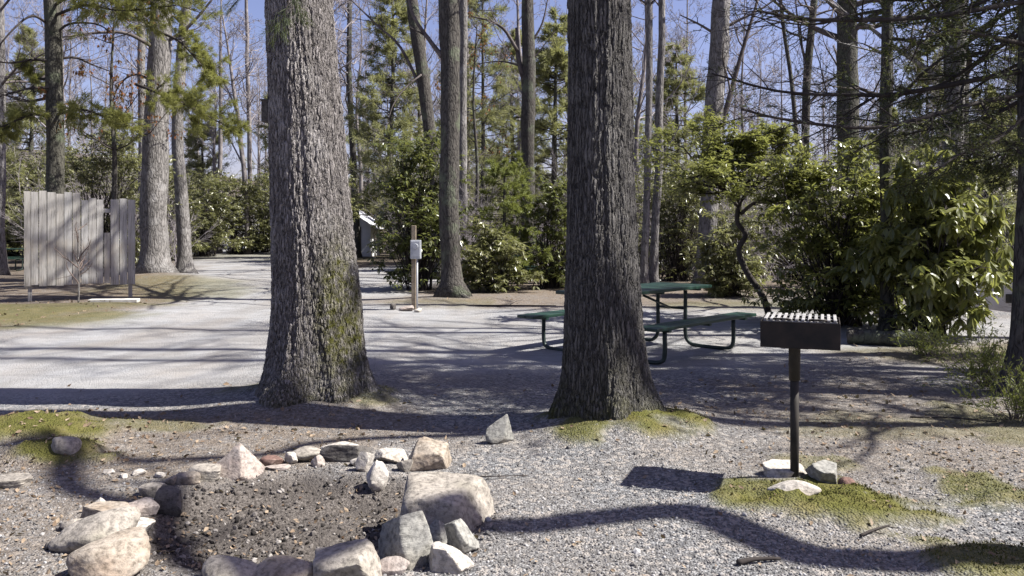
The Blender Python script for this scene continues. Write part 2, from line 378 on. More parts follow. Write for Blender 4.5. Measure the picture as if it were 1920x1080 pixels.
xx, yy = frustum_pts(26000, rng, 700, 1095); m_ = interp_attr(moss, xx, yy); s_ = interp_attr(soil, xx, yy); l_ = interp_attr(litter, xx, yy)
keep = rng.random(len(xx)) > np.maximum(np.maximum(m_*1.3, smooth(5.2, 7.4, yy)), np.maximum(s_*1.05, l_*.75)); xx, yy = xx[keep], yy[keep]; n = len(xx)
sz = .0035+.0062*rng.random(n)**2.2; sz[rng.random(n) < .012] *= 2.0
Mx = rand_rot(n, rng)*sz[:, None, None]*rng.uniform(.6, 1.3, (n, 1, 3))
pb = MB(); pb.inst(ICO1[0], ICO1[1], Mx, np.stack([xx, yy, terrain(xx, yy)+sz*.25], -1), False)
tag(pb.build('gravel', t_pebbles()), 'loose grey gravel spread over the open ground in front', 'gravel', kind='stuff')
LEAFQ = (np.array([[0, -.5, 0], [-.33, -.1, .10], [0, 0, -.02], [.33, -.1, .12], [-.2, .3, .06], [.2, .3, .03], [0, .6, .10]]), np.array([[0, 2, 1, 1], [0, 3, 2, 2], [1, 2, 4, 4], [2, 3, 5, 5], [2, 6, 4, 4], [2, 5, 6, 6]])[:, :3])
xx, yy = frustum_pts(9000, rng, 560, 1095); l_ = interp_attr(litter, xx, yy); s_ = interp_attr(soil, xx, yy); r_ = interp_attr(road, xx, yy)
keep = rng.random(len(xx)) < np.clip(l_*.8+s_*.45+.05+.12*interp_attr(moss, xx, yy), 0, 1)*(1-.93*r_); xx, yy = xx[keep], yy[keep]; n = len(xx)
sz = rng.uniform(.018, .048, n)*np.clip(yy/6, .75, 1.6)
lf = MB(); lf.inst(LEAFQ[0], LEAFQ[1], rand_rot(n, rng, .3)*sz[:, None, None], np.stack([xx, yy, np.maximum(terrain(xx, yy), interp_attr(MZ, xx, yy))+.008], -1), False)
tag(lf.build('leaf_litter', M['deadleaf']), 'dry brown fallen leaves scattered over the bare ground and fire pit', 'leaf litter', kind='stuff')
# charred clods in the fire pit
xx, yy = frustum_pts(9000, rng, 840, 1080, 200, 960); s_ = interp_attr(soil, xx, yy); keep = rng.random(len(xx)) < (s_-.4)*1.1*(.35+.65*(vnoise(np.stack([xx*4, yy*4, xx*0], -1), 8) > -.1)); xx, yy = xx[keep], yy[keep]; n = len(xx); sz = .004+.013*rng.random(n)**2
def t_clod():
    t = NT('charred_clods'); c = t.ramp(t.island(), [(0, (.02, .018, .017)), (.5, (.06, .053, .048)), (.85, (.13, .117, .107)), (1, (.28, .26, .24))]); return t.fin(c, .95, None, .1)
cb_ = MB(); cb_.inst(ICO1[0], ICO1[1], rand_rot(n, rng)*sz[:, None, None]*rng.uniform(.5, 1.3, (n, 1, 3)), np.stack([xx, yy, terrain(xx, yy)+.022*fbm(np.stack([xx*9, yy*9, xx*0], -1), 31, 3)+sz*.2], -1), False)
tag(cb_.build('charred_clods', t_clod()), 'charred bits and clods covering the floor of the fire pit', 'charcoal', kind='stuff')
# moss: tiny upright blades
def t_moss():
    t = NT('moss_blades'); r = t.island(); c = t.mix(r, (.045, .05, .01), (.145, .138, .042)); c = t.mix(t.ramp(t.noise(t.tc.outputs['Object'], 4, 3), [(.45, 0), (.7, .7)]), c, (.16, .13, .055)); return t.fin(c, .9, None, .1)
xx, yy = frustum_pts(110000, rng, 720, 1095); m_ = interp_attr(moss, xx, yy); mk = fbm(np.stack([xx*9, yy*9, xx*0], -1), 77, 2)
keep = (rng.random(len(xx)) < (m_-.25)*1.4) & (mk > -.5); xx, yy = xx[keep], yy[keep]; n = len(xx)
sz = rng.uniform(.008, .02, n); R_ = rand_rot(n, rng, .28)*sz[:, None, None]
ms = MB(); ms.inst(np.array([[-.22, 0, -.1], [.22, 0, -.1], [0, .25, 1]]), np.array([[0, 1, 2]]), R_, np.stack([xx, yy, interp_attr(ZZ.ravel(), xx, yy)-.003], -1), False)
tag(ms.build('moss', t_moss()), 'yellow green moss cushions on the ground round the trees and grill', 'moss', kind='stuff')

# ------------------------------------------------------------------ two big trunks
def big_trunk(pts, cx, cy, lobes, mat, mossf, parent, nth=400, dens=.0068, top=3.9, Hh=17, seed=1):
    """pts: (z, offset x, radius)"""
    p = np.array(pts); zs = list(np.arange(-.12, top, dens)); s = dens
    while zs[-1] < Hh: s *= 1.12; zs.append(zs[-1]+min(s, .6))
    z = np.array(zs); ox = np.interp(z, p[:, 0], p[:, 1]); r = np.interp(z, p[:, 0], p[:, 2])
    k = np.ones(25)/25; ox[:500] = np.convolve(np.pad(ox, 12, 'edge'), k, 'valid')[:500]; r[:500] = np.convolve(np.pad(r, 12, 'edge'), k, 'valid')[:500]
    th = np.linspace(0, 2*np.pi, nth, endpoint=False); Zg, Tg = np.meshgrid(z, th, indexing='ij')
    R = r[:, None]*np.ones_like(Tg)
    fl = np.exp(-np.clip(Zg, 0, 9)/.24)
    for a, amp, wd in lobes:
        dd = np.angle(np.exp(1j*(Tg-a))); R = R+amp*fl*np.exp(-(dd/wd)**2)
    q = np.stack([np.cos(Tg)*1.3, np.sin(Tg)*1.3, Zg*.45], -1)
    R = R*(1+.05*fbm(q, seed, 3)+.03*fbm(q*np.array([3, 3, .5]), seed+5, 2)-.05*np.abs(vnoise(np.stack([np.cos(Tg)*7, np.sin(Tg)*7, Zg*1.1], -1)+.25*fbm(q*4, 2, 2)[..., None], seed+6))+.02*vnoise(np.stack([np.cos(Tg)*15, np.sin(Tg)*15, Zg*2.4], -1), seed+8))
    X = ox[:, None]+R*np.cos(Tg); Yv = R*np.sin(Tg); V = np.stack([X, Yv, Zg], -1)
    nz_ = len(z); id_ = np.arange(nz_*nth).reshape(nz_, nth); nx2 = np.roll(id_, -1, 1)
    f = np.stack([id_[:-1], nx2[:-1], nx2[1:], id_[1:]], -1).reshape(-1, 4)
    mb = MB(); mb.add(V, f)
    return mb.build('trunk', mat, parent, dict(moss=mossf(Tg, Zg, V).ravel()))
def grow(rng, S, D, Ln, Rd, k=6, wander=.16, up=.05, taper=.75):
    n = len(S); P = np.zeros((n, k, 3)); P[:, 0] = S; d = norm(D)
    for i in range(1, k):
        d = norm(d+wander*rng.normal(size=(n, 3))+np.array([0, 0, up])); P[:, i] = P[:, i-1]+d*(Ln/(k-1))[:, None]
    R = Rd[:, None]*(1-taper*np.linspace(0, 1, k)[None]); return P, R
def kids(rng, P, R, per, lo=.25, hi=1.0, ang=(30, 65), lr=(.35, .6), rr=.55, rmin=.004, flat=0):
    n, k, _ = P.shape; i = np.repeat(np.arange(n), per); t = rng.uniform(lo, hi, len(i))*(k-1-1e-4); a = t.astype(int); f = (t-a)[:, None]
    S = P[i, a]*(1-f)+P[i, a+1]*f; T = norm(P[i, a+1]-P[i, a]); rv = rng.normal(size=(len(i), 3)); rv[:, 2] *= (1-flat); pp = norm(np.cross(T, rv)) if not flat else norm(rv-T*np.sum(rv*T, 1, keepdims=True))
    A = np.radians(rng.uniform(*ang, len(i)))[:, None]; D = np.cos(A)*T+np.sin(A)*pp
    Ln = np.linalg.norm(P[:, -1]-P[:, 0], axis=1)[i]*rng.uniform(*lr, len(i))*(1.15-.5*t/(k-1))
    Rd = np.maximum((R[i, a]*(1-f[:, 0])+R[i, a+1]*f[:, 0])*rr, rmin); return S, D, Ln, Rd
def limbs(rng, mb, S, D, Ln, Rd, levels=3, per=(6, 5, 4), wander=.16, up=.06, rmin=.004, sides=(7, 4, 3, 3), ang=(28, 62)):
    P, R = grow(rng, S, D, Ln, Rd, 8, wander, up); mb.tubes(P, R, sides[0], False); tips = [P]
    for lv in range(levels):
        S, D, Ln, Rd = kids(rng, P, R, per[lv], .2, 1, ang, (.35, .62), .55, rmin); P, R = grow(rng, S, D, Ln, Rd, 5 if lv < levels-1 else 4, wander*1.15, up); mb.tubes(P, R, sides[min(lv+1, 3)], False); tips.append(P)
    return tips
def trunk_branches(rng, C_, Rr, h0, n, ln=(1.5, 3.5), up=(.2, .9), rr=.35):
    """starts on a trunk polyline C_ (k,3) radius Rr (k) above height h0"""
    z = C_[:, 2]; zt = rng.uniform(h0, z[-1]*.98, n); S = np.stack([np.interp(zt, z, C_[:, i]) for i in range(3)], -1); r = np.interp(zt, z, Rr)
    a = rng.uniform(0, 2*np.pi, n); D = np.stack([np.cos(a), np.sin(a), rng.uniform(*up, n)], -1)
    Ln = rng.uniform(*ln, n)*(1.15-.6*(zt-h0)/max(z[-1]-h0, .1)); return S, D, Ln, np.maximum(r*rr, .015)

rng = np.random.default_rng(11)
# left oak
b = (T1[0], T1[1], tz(*T1)-.06)
oak = thing('oak_tree', 'massive pale grey oak with blocky bark and mossy foot, left of the two big trunks', 'tree', b)
def moss1(t, z, V):
    a = np.exp(-((np.angle(np.exp(1j*(t+.72)))/.5)**2))*np.exp(-((z-.72)/.45)**2)*2.6
    return np.clip(a+np.exp(-np.clip(z, 0, 9)/.22)*.45+.12*np.exp(-np.clip(z, 0, 9)/.45)*(np.sin(t*3) > 0), 0, 1)
big_trunk([(-.2, .02, .43), (0, .02, .42), (.3, .01, .405), (.7, 0, .39), (1.2, -.03, .37), (2, -.075, .335), (3.4, -.165, .30), (9, -.3, .22), (17, -.2, .08)], *T1,
          [(-.9, .13, .4), (-.15, .12, .28), (-2.05, .25, .42), (-2.75, .12, .4), (1.5, .2, .6), (.7, .1, .4), (2.6, .1, .4)], M['oak'], moss1, oak, 420)
cb = np.array([[-.3, 0, 8], [-.25, 0, 17.]]); mb = MB()
limbs(rng, mb, *trunk_branches(rng, cb, np.array([.2, .08]), 8.5, 12, (2.5, 4.5), (.3, 1)), 2, (6, 5)); mb.build('branches', M['bark_grey'], oak)
b2 = (T2[0], T2[1], tz(*T2)-.06)
oak2 = thing('oak_tree', 'dark shaded oak with vertical ridged bark and moss mound, right of the two big trunks', 'tree', b2)
def moss2(t, z, V):
    return np.clip(np.exp(-np.clip(z, 0, 9)/.16)*.9+.3*np.exp(-np.clip(z, 0, 9)/.4)*(np.sin(t*4+1) > .2), 0, 1)
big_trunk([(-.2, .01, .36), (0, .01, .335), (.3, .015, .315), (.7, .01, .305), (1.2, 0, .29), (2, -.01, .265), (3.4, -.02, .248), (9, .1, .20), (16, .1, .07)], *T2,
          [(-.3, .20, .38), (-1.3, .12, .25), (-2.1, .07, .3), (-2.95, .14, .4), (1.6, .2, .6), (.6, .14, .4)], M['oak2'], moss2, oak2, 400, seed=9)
cb = np.array([[.1, 0, 7], [.1, 0, 16.]]); mb = MB()
limbs(rng, mb, *trunk_branches(rng, cb, np.array([.2, .07]), 7.5, 12, (2, 4), (.3, 1)), 2, (6, 5)); mb.build('branches', M['bark_grey'], oak2)

# ------------------------------------------------------------------ forest trees with their own trunks
def px_trunk(rng, px_pts, Y, base_py, Htot, r_scale=1.0, k=40, wob=.05):
    """px_pts: (px, py, width_px) from the foot up. returns local centreline, radii, base location"""
    a = np.array(px_pts, float); s = Y/F
    X = (a[:, 0]-960)*s; Z = H-(a[:, 1]-HY)*s; r = a[:, 2]*s/2*r_scale
    gz = tz(X[0], Y); bx = X[0]
    Z = np.concatenate([[gz-.1], np.maximum(Z, gz+.15*np.arange(1, len(Z)+1))]); X = np.concatenate([[bx], X]); r = np.concatenate([[r[0]*1.05], r])
    if Z[-1] < Htot:
        sl = (X[-1]-X[-2])/max(Z[-1]-Z[-2], .5); Z = np.append(Z, Htot); X = np.append(X, X[-1]+np.clip(sl, -.15, .15)*(Htot-Z[-2])); r = np.append(r, .025)
    zz = np.linspace(Z[0], Z[-1], k); xx_ = np.interp(zz, Z, X); kk = np.ones(5)/5; xx_ = np.convolve(np.pad(xx_, 2, 'edge'), kk, 'valid')
    rr = np.interp(zz, Z, r); fl = 1+.45*np.exp(-(zz-gz)/.22); rr = rr*fl
    sd = rng.integers(999); yy_ = wob*vnoise(np.stack([zz*.5, zz*0+sd, zz*0], -1), 3); xx_ = xx_+wob*.6*vnoise(np.stack([zz*.6, zz*0+sd+9, zz*0], -1), 4)
    return np.stack([xx_-bx, yy_, zz-gz], -1), rr, (bx, Y, gz)
def tree_px(name, label, pts, Y, Htot, bark='bark_grey', h0=None, nb=18, ln=(1.5, 3.2), lev=3, per=(5, 4, 3), group=None, twig='twig', seed=0, extra=None, up=(.1, .9), wob=.05, rmin=.005, sides=14):
    rng = np.random.default_rng(seed+100)
    Cc, Rr, loc = px_trunk(rng, pts, Y, None, Htot, wob=wob); t = thing(name, label, 'tree', loc, 0, group)
    n = sides; P = Cc[None]; mb = MB(); mb.tubes(P, Rr[None], n)
    V = mb.V[0]; q = V*np.array([7, 7, 1.2])+seed; mid = np.repeat(Cc, n, 0); mb.V[0] = V+(V-mid)*(.10*fbm(q, seed, 2))[:, None]
    for pp, r0, kidn in (extra or []):
        if kidn < 0: mb.tubes(curve([W(a[0], a[1], Y+(a[2] if len(a) > 2 else 0))-np.array(loc) for a in pp], 12), np.linspace(r0, r0*.35, 12), 8)
    mb.build('trunk', M[bark], t)
    extra = [e for e in (extra or []) if e[2] >= 0]
    if nb:
        b_ = MB(); h0_ = h0 if h0 is not None else Htot*.35
        limbs(rng, b_, *trunk_branches(rng, Cc, Rr, h0_, nb, ln, up), lev, per, rmin=rmin); 
        if extra:
            for pp, r0, kidn in extra:
                pts3 = curve([W(a[0], a[1], Y+(a[2] if len(a) > 2 else 0))-np.array(loc) for a in pp], 12); rad = np.linspace(r0, r0*.35, 12); b_.tubes(pts3, rad, 8)
                if kidn:
                    S, D, Ln, Rd = kids(rng, pts3[None], rad[None], kidn, .3, 1, (30, 60), (.25, .45), .5, rmin); P, R = grow(rng, S, D, Ln, Rd, 6, .18, .08); b_.tubes(P, R, 4, False)
                    S, D, Ln, Rd = kids(rng, P, R, 5, .2, 1, (30, 60), (.35, .6), .55, rmin); P, R = grow(rng, S, D, Ln, Rd, 4, .2, .05); b_.tubes(P, R, 3, False)
        b_.build('branches', M[twig], t)
    return t
TREES = {}
TREES['C'] = tree_px('oak_tree', 'stout grey trunk right beside the plank fence with needles hanging over its top', [(290, 520, 52), (290, 480, 50), (292, 300, 47), (297, 100, 40), (300, 0, 36)], 23, 17, 'bark_grey', 7.5, 14, (1.8, 4), seed=1,
        extra=[([(288, 85), (330, 68), (365, 38), (405, -10)], .075, 5), ([(282, 85, -.2), (235, 62, -.6), (175, 62, -.9), (115, 70, -1.2)], .06, 6), ([(284, 150), (250, 140), (220, 165), (205, 220)], .04, 6)])
TREES['D'] = tree_px('hardwood_tree', 'slim grey trunk bowed like a bracket just right of the stout fence-side tree', [(349, 510, 30), (346, 480, 26), (340, 380, 23), (331, 260, 22), (338, 130, 20), (350, 20, 17)], 26.5, 15, 'bark_grey', 7.5, 14, (1.2, 2.6), seed=2)
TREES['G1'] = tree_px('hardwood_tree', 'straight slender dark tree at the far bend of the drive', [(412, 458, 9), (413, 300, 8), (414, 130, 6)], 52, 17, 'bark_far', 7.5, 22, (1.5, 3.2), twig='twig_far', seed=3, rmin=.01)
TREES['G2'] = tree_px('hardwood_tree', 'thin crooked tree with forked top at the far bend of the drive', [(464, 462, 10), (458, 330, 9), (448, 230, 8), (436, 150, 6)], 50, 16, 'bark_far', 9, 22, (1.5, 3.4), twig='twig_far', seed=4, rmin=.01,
        extra=[([(446, 215), (425, 165), (395, 125)], .07, 5), ([(440, 165), (432, 130), (440, 80)], .06, 5), ([(456, 310), (430, 260), (414, 240)], .06, 0)])
TREES['I'] = tree_px('hardwood_tree', 'thin dark bare tree seen at the right shoulder of the pale oak', [(668, 420, 13), (662, 300, 12), (655, 150, 10), (655, 0, 9)], 44, 19, 'bark_dark', 7, 24, (1.5, 3.5), twig='twig_far', seed=5, rmin=.01)
TREES['J'] = tree_px('hardwood_tree', 'leaning dark bare tree with long side limb, behind the tall rhododendron', [(826, 420, 26), (812, 300, 25), (800, 200, 24), (786, 100, 23), (772, 0, 22)], 25, 16, 'bark_dark', 9, 10, (1.5, 3), seed=6,
        extra=[([(802, 205), (775, 135), (746, 82), (712, 52), (655, -4)], .06, 5), ([(790, 140, -.2), (760, 165, -.5), (738, 195, -.8), (728, 225, -.9)], .03, 3), ([(808, 270, -.3), (820, 255, -.4), (800, 225, -.3), (845, 275, -.3)][:1]+[(830, 240, -.3), (838, 200, -.3)], .035, 2)])
TREES['K'] = tree_px('oak_tree', 'dark straight trunk with flared foot beside the meter post', [(850, 556, 46), (848, 520, 38), (845, 480, 35), (843, 300, 37), (841, 0, 37)], 17.6, 16, 'bark_dark', 6.3, 46, (2.0, 4.8), seed=7,
        extra=[([(832, 110), (805, 75), (775, 30), (762, -20)], .06, 3), ([(856, 548, -.1), (872, 558, -.3), (895, 572, -.5)], .10, -1)])
TREES['K2'] = tree_px('hardwood_tree', 'paler second trunk showing right behind the dark flared trunk', [(868, 470, 17), (868, 300, 17), (868, 0, 15)], 27, 17, 'bark_grey', 9, 12, (1.4, 3), seed=8)
TREES['L'] = tree_px('oak_tree', 'straight dark trunk with broken side stem between the two big oaks', [(992, 450, 27), (991, 330, 26), (990, 150, 25), (989, 0, 22)], 30, 19, 'bark_dark', 10.5, 16, (1.6, 3.4), seed=9,
        extra=[([(984, 150), (972, 110), (968, 52)], .13, 0), ([(970, 95, -.2), (945, 55, -.3), (915, 38, -.4), (880, 30, -.5)], .07, 6), ([(980, 125), (940, 115), (895, 120)], .04, 4), ([(1000, 75), (1018, 40), (1030, -20)], .05, 4), ([(1000, 110), (1020, 85), (1040, 60)], .03, 4)])
TREES['M1'] = tree_px('hardwood_tree', 'left stem of the slender pair just right of the dark oak', [(1206, 518, 16), (1210, 420, 14), (1214, 250, 13), (1218, 0, 12)], 21.5, 15, 'bark_grey', 7, 14, (1.0, 2.4), seed=10)
TREES['M2'] = tree_px('hardwood_tree', 'right stem of the slender pair behind the green table top', [(1226, 516, 17), (1230, 420, 15), (1236, 250, 15), (1242, 0, 13)], 22, 15, 'bark_grey', 7, 14, (1.0, 2.4), seed=11)
TREES['N'] = tree_px('oak_tree', 'stout leaning trunk with forked limb rising from the rhododendrons', [(1326, 500, 36), (1328, 440, 35), (1338, 250, 36), (1352, 0, 34)], 23, 17, 'bark_grey', 9, 14, (1.6, 3.4), seed=12,
        extra=[([(1348, 255), (1366, 190), (1392, 95), (1424, -10)], .10, 5), ([(1362, 50), (1385, 38), (1430, 15), (1470, -15)], .05, 4), ([(1338, 62), (1310, 45), (1275, 28)], .045, 4)])
TREES['O1'] = tree_px('hardwood_tree', 'thin forked tree against the sky left of the lit mossy trunk', [(1508, 400, 15), (1509, 260, 15), (1514, 130, 14), (1527, 0, 13)], 28, 17, 'bark_dark', 8, 20, (1.4, 3.2), seed=13,
        extra=[([(1514, 130), (1500, 70), (1490, -10)], .06, 4), ([(1512, 200), (1560, 150), (1590, 100)], .03, 5)])
TREES['O2'] = tree_px('hardwood_tree', 'very thin leaning stem left of the thin forked tree', [(1500, 390, 8), (1490, 220, 8), (1475, 80, 7), (1465, 0, 6)], 27, 13, 'bark_dark', 5.5, 16, (.8, 2.2), seed=14)
TREES['P'] = tree_px('oak_tree', 'straight thick trunk with sunlit right edge, above the right rhododendrons', [(1592, 420, 40), (1590, 300, 39), (1588, 100, 37), (1587, 0, 36)], 26, 18, 'bark_pine', 7, 16, (1.6, 3.2), seed=15)
TREES['Q'] = tree_px('hemlock_tree', 'narrow dark straight trunk standing in front of the right rhododendrons', [(1663, 615, 24), (1664, 500, 23), (1662, 300, 21), (1660, 100, 20), (1659, 0, 19)], 12.2, 12, 'bark_pine', 3.4, 26, (.9, 2.1), lev=2, twig='twig_dark', seed=16, up=(-.1, .4))
TREES['R'] = tree_px('oak_tree', 'broad shadowy trunk near the right edge above the large-leaved rhododendron', [(1800, 420, 42), (1795, 300, 41), (1790, 100, 40), (1788, 0, 38)], 21, 17, 'bark_dark', 6, 20, (1.4, 3.2), twig='twig_dark', seed=17,
        extra=[([(1782, 130), (1770, 80), (1735, 20), (1720, -20)], .06, 4)])
TREES['H'] = tree_px('hardwood_tree', 'pale bare trunk in sunlight just behind the stout fence-side tree', [(267, 330, 15), (266, 200, 15), (266, 90, 14)], 34, 17, 'bark_grey', 10, 14, (1.5, 3), seed=18)
TREES['Fe'] = tree_px('hardwood_tree', 'bare trunk cut by the left edge of the view', [(3, 440, 16), (2, 200, 15), (0, 0, 14)], 27, 16, 'bark_grey', 5, 20, (1.5, 3.2), seed=19)
TREES['G3'] = tree_px('hardwood_tree', 'thin bare trunk close to the left side of the pale oak', [(470, 430, 9), (466, 200, 8), (462, 0, 6)], 56, 20, 'bark_far', 8, 24, (1.5, 3.2), twig='twig_far', seed=20, rmin=.01)

# ------------------------------------------------------------------ foliage helpers
NEED = (np.array([[-.5, 0, 0], [.5, 0, 0], [.3, 1, 0], [-.3, 1, 0]]), np.array([[0, 1, 2, 3]]))
def frames(D, rng, roll=True):
    D = norm(D); rv = rng.normal(size=D.shape); X = norm(np.cross(D, rv)); Z = np.cross(X, D); return X, D, Z
def needles(mb, rng, Cn, D, m, ln, wd, spread=.9, droop=.15):
    """tufts of m needles at Cn pointing round D"""
    n = len(Cn); d = norm(np.repeat(norm(D), m, 0)+spread*rng.normal(size=(n*m, 3))*.6+np.array([0, 0, -droop])); l = ln*rng.uniform(.6, 1.1, n*m)
    X, Yy, Z = frames(d, rng); Mm = np.stack([X*wd, Yy*l[:, None], Z], -1); mb.inst(*NEED, Mm, np.repeat(Cn, m, 0)+.15*ln*rng.normal(size=(n*m, 3)), False)
def flat_spray(mb, rng, P, R, side, n_side, ln, need, nl, nw, tw=None):
    """hemlock: branchlets in a drooping flat spray along limbs P (n,k,3)"""
    S, D, Ln, Rd = kids(rng, P, R, n_side, .12, 1, (40, 70), (.2, .4), .4, .003, flat=.85)
    Ln = np.clip(Ln, .12, ln)*rng.uniform(.6, 1.1, len(Ln)); B, Rb = grow(rng, S, D, Ln, Rd*.6, 4, .15, -.06)
    if tw is not None: tw.tubes(B, Rb, 3, False)
    k = need; i = np.repeat(np.arange(len(B)), k); t = rng.uniform(.05, 1, len(i))*2.999; a = t.astype(int); f = (t-a)[:, None]
    pos = B[i, a]*(1-f)+B[i, a+1]*f; T = norm(B[i, a+1]-B[i, a]); sd = norm(np.cross(T, [0, 0, 1.]))*rng.choice([-1, 1], len(i))[:, None]
    d = norm(sd+.5*T+.25*rng.normal(size=sd.shape)); nrm = norm(np.cross(d, T)+.3*rng.normal(size=d.shape)); X = norm(np.cross(d, nrm)); l = nl*rng.uniform(.6, 1.2, len(i))
    mb.inst(*NEED, np.stack([X*nw, d*l[:, None], np.cross(X, d)], -1), pos, False)
def rleaf(seg=1):
    if seg == 1: return np.array([[0, 0, 0], [-.5, .45, .12], [0, .5, 0], [.5, .45, .12], [0, 1, -.1]]), np.array([[0, 2, 1], [0, 3, 2], [1, 2, 4], [2, 3, 4]])
    v = [[0, 0, 0]]; 
    for yv, wv, zv in ((.2, .34, .02), (.5, .5, .0), (.78, .36, -.08)): v += [[-wv, yv, zv+.10], [0, yv, zv], [wv, yv, zv+.10]]
    v.append([0, 1, -.2]); f = [[0, 2, 1], [0, 3, 2]]
    for r in (1, 4): f += [[r, r+1, r+4], [r, r+4, r+3], [r+1, r+2, r+5], [r+1, r+5, r+4]]
    f += [[7, 8, 10], [8, 9, 10]]; return np.array(v), np.array(f)
def whorls(mb, rng, Cn, m, ln, wd, el=(-55, 10), tmpl=None, axis=None):
    n = len(Cn)*m; az = np.repeat(rng.uniform(0, 2*np.pi, len(Cn)), m)+np.tile(np.arange(m), len(Cn))*2*np.pi/m+rng.normal(size=n)*.25
    e = np.radians(rng.uniform(*el, len(Cn))).repeat(m)+rng.normal(size=n)*.28; d = np.stack([np.cos(az)*np.cos(e), np.sin(az)*np.cos(e), np.sin(e)], -1)
    up = np.stack([-np.cos(az)*np.sin(e), -np.sin(az)*np.sin(e), np.cos(e)], -1); up = norm(up+.3*rng.normal(size=up.shape)); X = norm(np.cross(d, up)); Z = np.cross(X, d)
    l = ln*rng.uniform(.65, 1.15, n); w = wd*rng.uniform(.8, 1.15, n); tv, tf = tmpl or rleaf(1)
    mb.inst(tv, tf, np.stack([X*w[:, None], d*l[:, None], Z*w[:, None]], -1), np.repeat(Cn, m, 0)+d*.015, False)
def bush(name, label, loc, size, leaf=(.14, .045), nclus=34, wpc=13, m=7, mat='rhodo', seed=0, tmpl=None, group=None, stems=9, crad=.33, el=(-55, 10), lowgap=.02, shell=.35):
    rng = np.random.default_rng(seed+500); t = thing(name, label, 'shrub', loc, 0, group); w, d, h = size; nclus = int(nclus*1.7); leaf = (leaf[0]*1.08, leaf[1]*1.15)
    st = MB(); fo = MB()
    # cluster centres over an uneven mound
    a = rng.uniform(0, 2*np.pi, nclus); zc = rng.uniform(lowgap, 1, nclus)**.8; rr = np.sqrt(np.clip(1-((zc-.35)/.72)**2, .1, 1))*rng.uniform(shell, 1.02, nclus)
    c = np.stack([np.cos(a)*rr*w/2, np.sin(a)*rr*d/2, zc*h], -1)*(1+.16*rng.normal(size=(nclus, 1)))
    c[:, 2] = np.clip(c[:, 2], .12*h, 1.12*h)
    i = np.repeat(np.arange(nclus), wpc); dv = norm(rng.normal(size=(len(i), 3)))*rng.uniform(.3, 1, (len(i), 1))*crad*rng.uniform(.6, 1.25, nclus)[i][:, None]*np.array([1.15, 1.15, .8]); p = c[i]+dv
    p = p[p[:, 2] > .05]; whorls(fo, rng, p, m, leaf[0], leaf[1], el, tmpl)
    for k in range(nclus):
        s0 = np.array([rng.normal()*w*.06, rng.normal()*d*.06, -.05]); e = c[k]; md = s0*.5+e*.5+np.array([e[0]*-.12, e[1]*-.12, h*.12])+rng.normal(size=3)*.06*h
        q = curve([s0, md, e], 9); st.tubes(q, np.linspace(.006+.007*h/2, .004, 9), 5, False)
        j = np.where(i == k)[0][:6]
        if len(j): 
            B = np.stack([np.repeat(e[None], len(j), 0), (e+p[np.minimum(j, len(p)-1)])/2+.02, p[np.minimum(j, len(p)-1)]], 1)
            ok = np.linalg.norm(B[:, 2]-B[:, 0], axis=1) < crad*1.8
            if ok.any(): st.tubes(B[ok], np.tile(np.linspace(.006, .003, 3), (ok.sum(), 1)), 3, False)
    fo.build('foliage', M[mat], t); st.build('stems', M['twig_dark'], t); return t
def loc_px(px, Y): X = (px-960)/F*Y; return (X, Y, tz(X, Y))

# ------------------------------------------------------------------ rhododendrons
big = rleaf(2)
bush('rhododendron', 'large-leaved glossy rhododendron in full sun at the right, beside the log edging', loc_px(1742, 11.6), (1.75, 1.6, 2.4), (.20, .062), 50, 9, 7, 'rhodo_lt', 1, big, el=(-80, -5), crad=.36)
bush('rhododendron', 'dense dark rhododendron just left of the narrow dark trunk', loc_px(1575, 13.2), (2.5, 1.9, 2.6), (.125, .044), 84, 15, 7, 'rhodo_lt', 2, el=(-60, 15))
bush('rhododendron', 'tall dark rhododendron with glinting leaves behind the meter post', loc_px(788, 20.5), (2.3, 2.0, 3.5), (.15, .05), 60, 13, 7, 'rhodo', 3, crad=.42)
bush('rhododendron', 'low pale-leaved rhododendron right of the dark flared trunk', loc_px(925, 19.8), (1.9, 1.4, 1.5), (.15, .05), 30, 13, 7, 'rhodo_far', 4)
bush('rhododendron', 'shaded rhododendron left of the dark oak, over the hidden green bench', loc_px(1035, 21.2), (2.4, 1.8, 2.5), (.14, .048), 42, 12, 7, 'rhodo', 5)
bush('rhododendron', 'sunlit rhododendron behind the green table, round the leaning trunk', loc_px(1372, 18.5), (1.5, 1.4, 1.75), (.15, .05), 30, 13, 7, 'rhodo_far', 6)
bush('rhododendron', 'broad rhododendron behind the slender pair of stems', loc_px(1268, 24.5), (3.2, 1.8, 3.1), (.14, .046), 50, 13, 7, 'rhodo_far', 7, crad=.42)
bush('rhododendron', 'tall rhododendron rising above the plank fence', loc_px(200, 24), (3.6, 2.4, 4.3), (.13, .045), 64, 14, 7, 'rhodo_far', 8, crad=.46)
bush('rhododendron', 'rhododendron filling the gap beyond the large-leaved one at the right edge', loc_px(1905, 31), (3.2, 2.0, 4.4), (.15, .05), 44, 12, 7, 'rhodo', 9)
